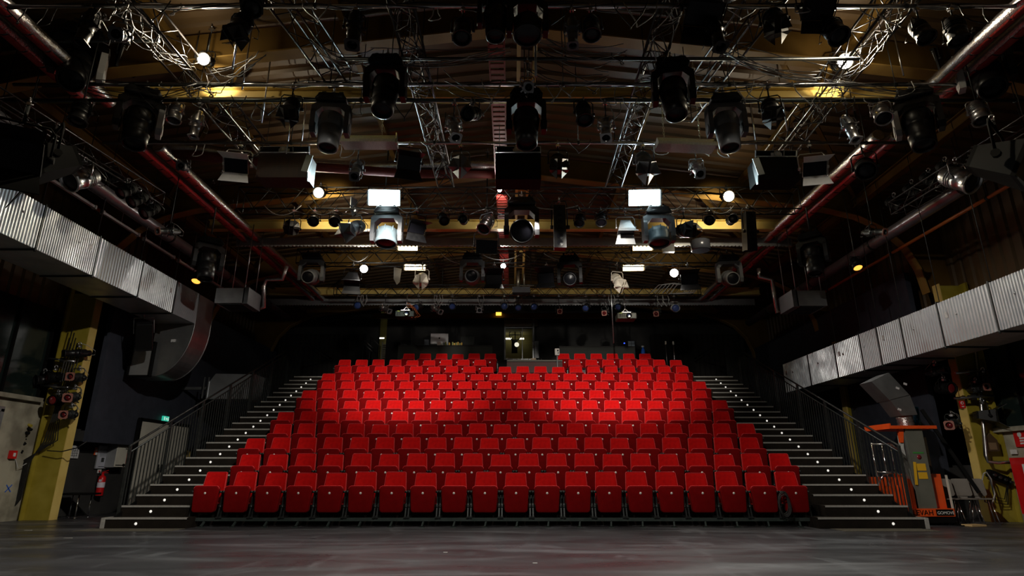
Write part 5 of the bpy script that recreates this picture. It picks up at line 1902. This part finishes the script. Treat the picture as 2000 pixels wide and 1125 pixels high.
t = thing('hydrant_sign', 'small red sign with a white symbol on the yellow column, lift side', 'sign', (c.x, 12.28, c.z))
MB().box((0, 0, 0), (.11, .012, .15)).build('board', redp, t)
MB().lathe([(.02, 0), (.034, 0), (.034, .004), (.02, .004)], (0, -.007, .03), (0, -1, 0), 12, caps=False).box((0, -.008, -.04), (.05, .003, .02)).build('symbol', whitep, t)
a, b = P(1800, 800, 12.6), P(1912, 962, 12.3)
tag(MB().bar(a, b, .10, .06).build('leaning_beam', blackm), 'black beam leaning diagonally against the navy panel, lift side', 'beam')
a = P(1794, 835, 12.9)
b = P(1787, 795, 12.9)
tag(MB().cyl(a, b, .06, n=12).build('blue_cylinder', mat('blue_tube', (.01, .12, .2), .15, .5)), 'blue glinting tube behind the flexible duct hose, lift side', 'tube')


def stack_chair(px, label):
    c = P(px, 1016, 12.3)
    c.z = 0
    t = thing('stacking_chair', label, 'chair', (c.x, 12.3, 0), 'grey stacking chairs by the lift wall', R(-28))
    bk = MB().pad(rrect(.34, .30, .50, .83, .05), .02, .008, lambda x, y, z: (x, y + .19 + .12 * (z - .5) + .25 * x * x * -1, z))
    bk.build('backrest', plasc, t)
    MB().pad(rrect(.40, .38, -.2, .2, .05), .02, .008, lambda x, y, z: (x, z, .45 + y + .3 * x * x)).build('seat', plasc, t)
    MB().box((0, .2, .48), (.16, .02, .10), rot=(-20, 0, 0)).build('back_spine', plasc, t)
    for sx in (-1, 1):
        for sy_ in (-1, 1):
            MB().cyl((sx * .14, sy_ * .12, .44), (sx * .21, sy_ * .22, 0), .011, n=8).build('leg', chrome, t)
    return t


for px, lab in ((1858, 'grey plastic chair with chrome legs beside the platform lift, nearest to it'), (1893, 'grey plastic chair with chrome legs, middle one of the row by the lift'),
                (1922, 'grey plastic chair with chrome legs nearest the yellow column, lift side')):
    stack_chair(px, lab)
c = PX(1870, 937, 9.9)
tag(MB().box((9.93, 13.4, c.z), (.04, 1.3, .03)).build('dado_strip', darkm), 'thin dark strip along the wall behind the grey chairs', 'strip')

# ------------------------------------------------------------------ platform lift
L = thing('platform_lift', 'orange and grey personnel lift parked beside the lift side stairs', 'lift', (7.86, 12.35, 0))
LX = 7.86
zb = P(1800, 1018, 12.1).z


def lp(px, py, Y=12.1):
    p = P(px, py, Y)
    return Vector((p.x - LX, p.y - 12.35, p.z))


MB().span((-.42, -.45, .05), (.42, .75, .16)).build('chassis', blackm, L)
a, b = lp(1780, 935), lp(1842, 1000)
MB().prism([(-.42, .16), (.43, .16), (.43, .30), (-.42, .30)], -.47, .75, 'xz').build('bumper', orangel, L)
MB().prism([(-.40, .30), (-.16, .30), (-.16, .80), (-.40, .86)], -.40, .70, 'xz').build('side_cover', orangel, L)
MB().prism([(.10, .30), (.42, .30), (.42, .92), (.10, .92)], -.30, .70, 'xz').build('side_cover', orangel, L)
ms = MB().span((-.19, -.44, .30), (.14, -.24, 1.76)).build('mast', mastm, L)
MB().span((.16, -.1, .92), (.42, .4, 1.62)).build('counterweight_cover', mat('beige_cover', (.30, .28, .21), .5), L)
MB().span((-.22, -.40, .3), (-.19, -.26, 1.7)).build('mast_rail', silver, L)
hs = MB()
for k in range(6):
    hs.path([(-.20 - .012 * k, -.38 + .02 * k, 1.72), (-.26 - .015 * k, -.40, 1.4), (-.24 - .012 * k, -.42, 1.0), (-.18, -.40, .6)], .008, 5)
hs.build('hose_bundle', cablew, L)
MB().span((-.52, -.50, 1.76), (.40, .35, 1.82)).span((-.52, -.50, 1.82), (-.49, .35, 1.86)).build('tray', orangel, L)
MB().prism([(-.30, 1.76), (-.30, 1.50), (-.25, 1.50), (-.2, 1.76)], -.42, -.36, 'xz').build('tray_bracket', orangel, L)
for z0, z1 in ((.98, 1.11), (.83, .95)):
    MB().span((-.10, -.448, z0), (.07, -.441, z1)).build('yellow_label', stickm, ms)
for k in range(4):
    pass
MB().box((-.16, -.46, .93), (.05, .01, .42), rot=(0, 6, 0)).build('yellow_strip', stickm, L)
MB().lathe([(0, 0), (.045, 0), (.045, .006), (0, .006)], (-.02, -.441, 1.23), (0, -1, 0), 12).build('red_button', mat('dark_red_button', (.2, .01, .02), .4), ms)
MB().box((-.02, -.443, 1.31), (.2, .006, .03)).build('green_label', mat('green_label', (.05, .25, .05), .5), ms)
MB().cyl((.12, -.36, 1.0), (.20, -.36, 1.0), .08, n=14).build('control_knob', blackm, L)
for x in (-.34, .34):
    for y in (-.36, .6):
        MB().cyl((x - .04, y, .075), (x + .04, y, .075), .075, n=16).build('wheel', rubber, L)
for x in (.43,):
    MB().span((x, -.44, .2), (x + .02, -.40, .9)).build('edge_trim', whited, L)
# guard frame of the lift basket, left of the mast
bk = thing('guard_frame', 'chrome tubular guard frame with orange feet between the railing and the lift', 'guard frame', (7.52, 12.35, 0))
for x in (-.12, .04):
    MB().box((x, -.3, .40), (.05, .05, .62)).build('orange_foot', orangel, bk)
for z, nm in ((1.48, 'top_rail'), (.95, 'middle_rail')):
    MB().path([(-.42, -.2, z), (-.1, -.3, z), (.06, -.3, z - .12)], .02, 8).build(nm, chrome, bk)
for x in (-.42, -.22, -.05):
    MB().cyl((x, -.22, .7), (x, -.22, 1.48), .014, n=8).build('upright', chrome, bk)
MB().path([(-.42, -.2, .72), (-.3, -.22, .9), (-.05, -.26, .96)], .014, 6).build('brace', chrome, bk)


def text(body, size, loc, m, parent, rot=(90, 0, 0), ext=.002, nm='lettering'):
    cu = bpy.data.curves.new(nm, 'FONT')
    cu.body = body
    cu.size = size
    cu.extrude = ext
    cu.align_x = 'LEFT'
    cu.materials.append(m)
    tmp = bpy.data.objects.new(nm + '_curve', cu)
    COL.objects.link(tmp)
    me = bpy.data.meshes.new_from_object(tmp.evaluated_get(bpy.context.evaluated_depsgraph_get()))
    bpy.data.objects.remove(tmp)
    o = put(nm, me, parent)
    o.location = loc
    o.rotation_euler = [R(a_) for a_ in rot]
    return o


text('LEVAH', .13, (-.36, -.474, .185), blackm, L)
MB().span((.08, -.476, .175), (.40, -.471, .285)).build('name_plate', blackm, L)
text('GOMOVE', .075, (.095, -.479, .20), whitep, L)
tag(MB().box((8.50, 11.75, .02), (.32, .22, .03), rot=(0, 0, 12)).build('wooden_wedge', mat('pale_wood', (.55, .38, .18), .6)), 'pale wooden board on the floor under the front of the lift', 'board')
tag(MB().box((8.52, 11.95, .01), (.5, .3, .015), rot=(0, 0, 12)).build('black_board', blackm), 'thin black board on the floor beneath the pale wooden board', 'board')

# ------------------------------------------------------------------ rear: desks, computer, stairwell, booth
ZT = 12 * RISE
YD = 21.3
a, b = P(778, 674, YD), P(962, 674, YD)
zt_ = a.z
t = thing('control_desk', 'long black control desk behind the last row, left of the booth', 'desk', (0, YD, 0))
MB().span((a.x, 0, zt_ - .05), (b.x, .8, zt_)).build('desk_top', curtainm, t)
MB().span((a.x, .0, ZT), (b.x, .03, zt_ - .05)).span((a.x, .03, ZT), (a.x + .03, .78, zt_ - .05)).span((b.x - .03, .03, ZT), (b.x, .78, zt_ - .05)).build('front_panel', mat('desk_front', (.012, .014, .011), .8), t)


def on_desk(px, py, Y=YD + .4):
    p = P(px, py, Y)
    return p


ic = P(858, 672.5, YD + .3)
t = thing('desktop_computer', 'silver desktop computer seen from behind on the control desk', 'computer', (ic.x, YD + .3, zt_))
alu = mat('satin_aluminium', (.78, .78, .80), .35, .3)
MB().pad(rrect(.66, .66, .10, .50, .015), .045, .015, lambda x, y, z: (x, y + .01 - .02 * (1 - min(1, (abs(x) / .33) ** 2)) + 0 * z, z + .0)).build('screen_back', alu, t)
MB().prism([(-.07, .0), (.07, .0), (.075, .16), (-.075, .16)], -.06, -.05, 'xz').span((-.08, -.1, 0), (.08, .1, .008)).build('stand', mat('rose_stand', (.75, .62, .55), .4), t)
ap = [(0, -.03), (.012, -.034), (.024, -.022), (.030, 0), (.026, .016), (.014, .024), (.002, .018), (-.012, .024), (-.025, .016), (-.030, 0), (-.024, -.022), (-.012, -.034)]
MB().prism([(x, z + .32) for x, z in ap], -.041, -.036, 'xz').prism([(.002, .347), (.010, .350), (.016, .366), (.006, .362)], -.041, -.036, 'xz').build('logo', blackm, t)
for px, py, w_, h_, m, nm, lab, cat in ((793, 664, .36, .28, mat('dim_monitor', (.02, .024, .028), .3), 'monitor', 'dark sloping screen at the left end of the control desk', 'screen'),
                                       (826, 669, .40, .10, mat('blue_grey_box', (.13, .15, .19), .5), 'grey_box', 'blue grey box left of the silver computer', 'box'),
                                       (834, 658, .16, .30, mat('blue_grey_box', (.13, .15, .19), .5), 'tall_box', 'upright blue grey box just behind the silver computer', 'box')):
    p = P(px, py, YD + .5)
    t = thing(nm, lab, cat, (p.x, YD + .5, zt_))
    MB().box((0, 0, h_ / 2), (w_, .12, h_), rot=(-12 if nm == 'monitor' else 0, 0, 0)).build('casing', m, t)
    if nm == 'monitor':
        MB().box((0, -.08, h_ * .4), (.1, .01, .03)).build('port_plate', greyp, t)
p = P(913, 662, YD + .5)
t = thing('monitor', 'second dark screen near the right end of the control desk', 'screen', (p.x, YD + .5, zt_))
MB().box((0, 0, .26), (.5, .05, .34), rot=(-10, 0, 0)).box((0, .05, .06), (.08, .05, .12)).build('casing', mat('dim_monitor2', (.03, .034, .032), .3), t)
for k in range(11):
    x = P(863 + 3.5 * k + (3 if k > 4 else 0), 668, YD + .35).x
    bmat = [whitep, paper, greyl, stickm, mat('olive_binder', (.35, .36, .06), .5)][(k * 7) % 5 if k < 5 else 3 + (k % 2)]
    tag(MB().span((x, YD + .25, zt_), (x + .045, YD + .5, zt_ + .13 + .02 * (k % 3))).build('binder', bmat), 'small upright binder in the row right of the silver computer', 'binder', 'binders on the control desk')
# right-hand desk
a, b = P(1092, 676, YD), P(1240, 676, YD)
t = thing('control_desk', 'long black control desk behind the last row, right of the booth', 'desk', (0, YD, 0))
MB().span((a.x, 0, a.z - .05), (b.x, .8, a.z)).build('desk_top', curtainm, t)
MB().span((a.x, .0, ZT), (b.x, .03, a.z - .05)).span((a.x, .03, ZT), (a.x + .03, .78, a.z - .05)).span((b.x - .03, .03, ZT), (b.x, .78, a.z - .05)).build('front_panel', mat('desk_front', (.012, .014, .011), .8), t)
p = P(1233, 672, YD + .4)
t = thing('monitor', 'small bluish screen at the right end of the right control desk', 'screen', (p.x, YD + .4, a.z))
MB().box((0, 0, .16), (.24, .04, .22)).box((0, 0, .03), (.1, .1, .06)).build('casing', mat('bluish_screen', (.08, .13, .18), .3), t)
MB().box((0, -.022, .16), (.2, .004, .012)).box((0.0, -.022, .16), (.012, .004, .18)).build('screen_lines', blackm, t)
p = P(1218, 658, YD + .4)
t = thing('desk_lamp', 'tiny desk lamp with a blue glow on the right control desk', 'lamp', (p.x, YD + .4, a.z))
MB().path([(0, 0, 0), (.02, 0, .12), (-.12, 0, .30)], .008, 5).cyl((0, 0, 0), (0, 0, .01), .05, n=10).build('arm', blackm, t)
MB().lathe([(0, .02), (.025, .0), (.03, -.03)], (.01, -.02, .2), (0, 0, 1), 8).build('blue_bulb', mat('blue_glow', (.1, .2, 1), .4, emit=(.05, .12, 1.0), estr=1.2), t)
p = P(1256, 686, YD + .2)
t = thing('blue_bottle', 'blue plastic bottle on the desk end beyond the right control desk', 'bottle', (p.x, YD + .2, a.z - .35))
MB().lathe([(0, 0), (.09, 0), (.095, .05), (.07, .22), (.035, .3), (.03, .34), (0, .34)], n=14).build('body', bluep, t)
MB().lathe([(0, .34), (.05, .34), (.05, .40), (0, .40)], n=10).build('cap', whitep, t)
tag(MB().span((p.x - .2, YD + .0, ZT), (p.x + .2, YD + .5, a.z - .35)).build('flight_case', blackm), 'black case under the blue bottle beyond the right desk', 'case')
for px in (1301, 1316):
    p = P(px, 685, 20.9)
    t = thing('chrome_stand', 'thin %s chrome stand behind the last seats, lift side' % ('nearer' if px == 1301 else 'brighter'), 'stand', (p.x, 20.9, ZT))
    MB().cyl((0, 0, 0), (.0, 0, p.z - ZT + .25), .014, n=8).build('pole', silver, t)
    MB().box((0, 0, p.z - ZT + .28), (.05, .05, .12)).build('head', whited, t)
# small grey speaker on a pole
p = P(1088, 689, 19.6)
t = thing('pole_sensor', 'small pale box on a thin pole standing by the booth gap in the seats', 'sensor box', (p.x, 19.6, 10 * RISE))
dz = p.z - 10 * RISE
MB().cyl((0, 0, 0), (0, 0, dz - .08), .02, n=8).box((0, 0, .01), (.14, .14, .02)).build('pole', greyl, t)
MB().pad(rrect(.16, .16, dz - .1, dz + .14, .03), .14, .02).build('box', mat('taupe_box', (.34, .32, .30), .5), t)
MB().box((.02, -.073, dz + .06), (.05, .006, .05)).lathe([(0, 0), (.02, 0), (.02, .005)], (.03, -.072, dz - .02), (0, -1, 0), 8).build('dark_window', blackm, t)
# low mixing table in the gap of the last rows
a, b = P(990, 712, 19.7), P(1098, 702, 19.7)
t = thing('mixing_table', 'dark table with mixing gear in the gap between the last seats', 'table', ((a.x + b.x) / 2, 19.7, 10 * RISE))
w_ = (b.x - a.x)
ht = P(1040, 705, 19.7).z - 10 * RISE
MB().box((0, .3, ht), (w_, .7, .05)).build('table_top', mat('olive_table', (.05, .045, .03), .6), t)
MB().box((0, -.03, ht - .22), (w_, .02, .36)).build('front_skirt', mat('reddish_skirt', (.05, .012, .01), .7), t)
for sx in (-1, 1):
    for y in (0.02, .6):
        MB().box((sx * (w_ / 2 - .05), y, ht / 2), (.05, .05, ht)).build('leg', blackm, t)
for k in range(3):
    MB().box((-.55 + .55 * k - .2, -.2, .12), (.16, .02, .07)).build('pale_bracket', greyl, t)
mx = thing('mixing_console', 'black mixing console with small pale knobs on the dark table', 'mixer', ((a.x + b.x) / 2 - .2, 19.9, 10 * RISE + ht + .025))
MB().prism([(0, 0), (.5, 0), (.5, .14), (0, .05)], -.55, .55, 'yz').build('console_body', blackm, mx)
for k in range(12):
    MB().cyl((-.5 + .085 * k, .04, .055), (-.5 + .085 * k, .04, .085), .012, n=6).build('knob', silver, mx)
cs = P(1042, 702, 19.9)
tag(MB().box((cs.x, 19.95, 10 * RISE + ht + .08), (.16, .1, .1)).build('small_box', mat('tan_plate', (.22, .15, .08), .6)), 'small tan box at the right of the mixing console', 'box')
# booth behind the rear wall
ba, bb = P(986, 702, YB), P(1041, 640, YB)
fr = MB()
for x in (ba.x, bb.x):
    fr.span((x - .03, YB - .04, ba.z), (x + .03, YB, bb.z + .3))
for z in (ba.z, bb.z):
    fr.span((ba.x - .03, YB - .04, z - .02), (bb.x + .03, YB, z + .02))
fr.span(((ba.x + bb.x) / 2 + .12, YB - .03, ba.z), ((ba.x + bb.x) / 2 + .15, YB, bb.z))
fo = struct('window_7', fr, greyl)
MB().span((ba.x, YB - .01, ba.z), (bb.x, YB, bb.z)).build('window_pane', mat('clear_pane', (1, 1, 1), .02), fo)
MAT['clear_pane'].node_tree.nodes['Principled BSDF'].inputs['Transmission Weight'].default_value = 1.0
MB().span((ba.x - .03, YB - .06, bb.z + .04), (bb.x + .2, YB - .01, bb.z + .32)).build('blind_box', mat('taupe_blind', (.16, .12, .08), .6), fo)
r_ = MB()
x0, x1, z0, z1 = ba.x - .2, bb.x + .2, ba.z - .1, bb.z + .1
r_.span((x0, YB + 1.9, z0), (x1, YB + 2.0, z1)).span((x0 - .05, YB + .25, z0), (x0, YB + 2, z1)).span((x1, YB + .25, z0), (x1 + .05, YB + 2, z1)).span((x0, YB + .25, z0 - .05), (x1, YB + 2, z0)).span((x0, YB + .25, z1), (x1, YB + 2, z1 + .05))
struct('wall_booth', r_, mat('olive_room_wall', (.30, .27, .09), .7))
for k, (px, w_) in enumerate(((990, .10), (996, .14), (1019, .20))):
    p = P(px, 661.5, YB + 1.6)
    t = thing('tube_light', 'short lit tube light inside the booth, ' + ('leftmost', 'second', 'right hand one')[k], 'light', p)
    MB().cyl((-w_ / 2, 0, 0), (w_ / 2, 0, 0), .035, n=8).build('tube', lit_office, t)
    MB().cyl((0, .05, 0), (0, .3, 0), .01, n=4).build('bracket', darkm, t)
light('POINT', 'booth_light', (ba.x + .5, YB + 1.2, (z0 + z1) / 2 + .2), None, 0.35, (1, .95, .75), .1)
p = P(1006, 654, YB + 1.2)
t = thing('film_reel', 'dark round reel inside the booth window', 'reel', (p.x, YB + 1.2, p.z))
MB().lathe([(.24, -.02), (.27, -.02), (.27, .02), (.24, .02), (.24, -.02)], (0, 0, 0), (0, 1, 0), 20, caps=False).box((0, 0, 0), (.5, .02, .04)).box((0, 0, 0), (.04, .02, .5)).build('reel', darkm, t)
MB().span((-.15, .03, -.75), (.1, .3, -.2)).build('cabinet', blackm, t)
# stairwell behind the left opening
oa, ob = P(736, 700, YB), P(758, 606, YB)
sw = MB().span((oa.x - .6, YB + 2.2, ob.z - 3.2), (ob.x + .3, YB + 2.3, ob.z + .3)).span((oa.x - .7, YB + .25, ob.z - 3.2), (oa.x - .6, YB + 2.2, ob.z + .3)).span((ob.x + .3, YB + .25, ob.z - 3.2), (ob.x + .4, YB + 2.2, ob.z + .3)).span((oa.x - .7, YB + .25, ob.z + .3), (ob.x + .4, YB + 2.3, ob.z + .4)).span((oa.x - .7, YB + .25, 3.5), (ob.x + .4, YB + 2.3, 3.6))
struct('wall_stairwell', sw, mat('olive_room_wall', (.30, .27, .09), .7))
tl = P(743, 660.5, YB + 1.5)
t = thing('tube_light', 'lit fluorescent tube in the stairwell behind the left end of the last row', 'light', tl)
MB().cyl((-.16, 0, 0), (.16, 0, 0), .03, n=8).build('tube', lit_office, t)
MB().box((0, .06, .02), (.34, .05, .05)).build('holder', whited, t)
light('POINT', 'stairwell_light', (tl.x, tl.y - .3, tl.z + .1), None, 0.8, (1, .95, .75), .1)
t = thing('back_stairs', 'pale open stairs in the stairwell behind the last row', 'stairs', (oa.x, YB + .7, 0))
for k in range(8):
    z = P(750, 702 - 4.2 * k, YB + .7).z
    MB().span((.05, 0, z - .02), (ob.x - oa.x, .25, z + .02)).build('tread', whited, t)
MB().span((.02, -.02, P(750, 705, YB + .7).z), (.06, .02, P(750, 668, YB + .7).z)).build('stringer', greyl, t)
t = thing('back_railing', 'small silver railing at the top behind the left end of the last row', 'railing', (0, 22.5, 0))
p0, p1, p2, p3 = P(711, 664, 22.5), P(728, 680, 22.5), P(724, 658, 22.5), P(742, 676, 22.5)
for q0, q1, nm in ((p0, p1, 'handrail'), (p2, p3, 'handrail'), (p0 - Vector((0, 0, .14)), p1 - Vector((0, 0, .14)), 'lower_rail')):
    a_ = Vector((q0.x, 0, q0.z)); b_ = Vector((q1.x, 0, q1.z))
    MB().cyl(a_, b_, .02, n=6).build(nm, silver, t)
for q in (p0, p1, p2, p3):
    MB().cyl((q.x, 0, ZT), (q.x, 0, q.z), .018, n=6).build('post', darkm, t)
c = P(1040, 650, YB - .1)
tag(MB().cyl(P(1042, 612, YB - .1), P(1042, 668, YB - .1), .045, n=10).build('grey_pole', greyl), 'grey vertical pole right of the booth window', 'pole')
tag(MB().span((P(1044, 668, YB - .3).x, YB - .4, P(1044, 700, YB - .3).z), (P(1052, 668, YB - .3).x, YB - .05, P(1044, 667, YB - .3).z)).build('wall_cabinet', greyp), 'dim grey wall cabinet right of the booth window', 'cabinet')
# black drapes on the rear wall
for k, (xa, xb) in enumerate(((-9.4, -5.9), (5.6, 9.4))):
    mb = MB()
    n = 60
    vs_ = []
    for i in range(n + 1):
        x = xa + (xb - xa) * i / n
        y = 23.6 + .06 * math.sin(i * 1.9)
        vs_ += [(x, y, 0), (x, y, 6.3)]
    mb.add(vs_, [(2 * i, 2 * i + 2, 2 * i + 3, 2 * i + 1) for i in range(n)], True)
    tag(mb.build('stage_drape', curtainm), 'tall black drape hanging in front of the rear wall, %s aisle side' % ('left' if k == 0 else 'right'), 'drape')

# ------------------------------------------------------------------ small things on the floor and the front row
c = Vector((rows[1][18] + .29, Y1 - .06, .0))
t = thing('cable_coil', 'black cable coil hung between the last two seats of the front row', 'cable coil', (c.x, c.y, 0))
for k in range(7):
    rx, rz_ = .085 + .008 * (k % 4), .19 + .012 * (k % 3)
    MB().path([(rx * math.cos(R(g)) + .01 * math.sin(k), -.02 - .012 * k + .01 * math.sin(R(g * 3)), .42 + rz_ * math.sin(R(g)) - .008 * k) for g in range(0, 360, 24)], .011, 5, closed=True).build('loop', rubber, t)
MB().path([(.03, -.05, .25), (.05, -.06, .16), (.02, -.05, .12)], .011, 5).build('loose_end', rubber, t)
for sg, lab in ((-1, 'left'), (1, 'right')):
    x0, x1 = (-7.4, -5.75) if sg < 0 else (5.6, 7.2)
    tag(MB().span((x0, 10.75, 0), (x1, 11.26, .006)).build('door_mat', matm), 'thin speckled mat on the floor in front of the %s aisle stairs' % lab, 'mat')
for px, py, w_, nm in ((133, 1051, .12, 'by the yellow column reflection'), (55, 1036, .12, 'near the plaster wall'), (870, 1079, .05, 'at the middle of the floor'), (1045, 1100, .05, 'near the camera')):
    v = (562.5 - py) / FPX
    tt = -CAMZ / (ST + v * CT)
    x, y = (px - 1000) / FPX * tt, (CT - v * ST) * tt
    tag(MB().box((x, y, .002), (w_, .03, .003)).build('floor_tape', whitep), 'small white tape mark on the floor, ' + nm, 'tape mark')
for px, lab in ((436, 'pair of'), (448, 'narrow'), (630, 'left'), (650, 'right')):
    x = P(px, 1024, 12.2).x
    tag(MB().span((x - .05, 12.16, 0), (x + .05, 12.26, .13)).build('timber_block', mat('dull_wood', (.20, .15, .08), .7)), 'pale timber block under the seating platform behind the front row', 'block', 'timber blocks under the platform')

# ------------------------------------------------------------------ things by the elbow and behind the railings
a, b = PX(403, 770, -8.9), PX(492, 745, -8.9)
c = P(448, 756, 16.9)
t = thing('vent_box', 'pale galvanised box behind the left railing, below the air duct', 'vent box', (c.x, 16.9, c.z))
hb = MB().prism([(-.62, -.33), (.62, -.33), (.70, .36), (-.44, .38), (-.62, .10)], 0, .7, 'xz').build('sheet_body', galv, t)
for x in (-.62, -.5):
    MB().box((x - .1, -.01, -.02), (.03, .03, .6)).build('edge_rail', galvd, hb)
MB().box((-1.05, .3, 0), (.9, .08, .08)).build('wall_bracket', galvd, t)
c = P(281, 655, 13.6)
t = thing('wall_loudspeaker', 'black tilted loudspeaker on a bracket in front of the duct elbow', 'loudspeaker', c)
t.rotation_euler = (R(24), R(-10), R(35))
MB().pad(rrect(.34, .34, -.34, .30, .03), .34, .02).build('cabinet', black, t)
MB().box((0, -.175, 0), (.30, .01, .58)).build('front_grille', blackm, t)
MB().path([(-.2, 0, .05), (-.2, 0, .42), (.2, 0, .42), (.2, 0, .05)], .015, 5).cyl((0, 0, .42), (-.1, .1, .95), .02, n=6).build('bracket', greyl, t)
c = PX(1640, 840, 9.42)
t = thing('steel_column', 'yellow steel column seen through the bars of the right railing', 'column', (9.42, 17.0, 0))
MB().span((0, 0, 0), (.03, .22, 4.6)).span((.03, .0, 0), (.12, .02, 4.6), 1).build('column_flange', [yellowl, yellow], t)  # flange tone lighter than the web, as if lit
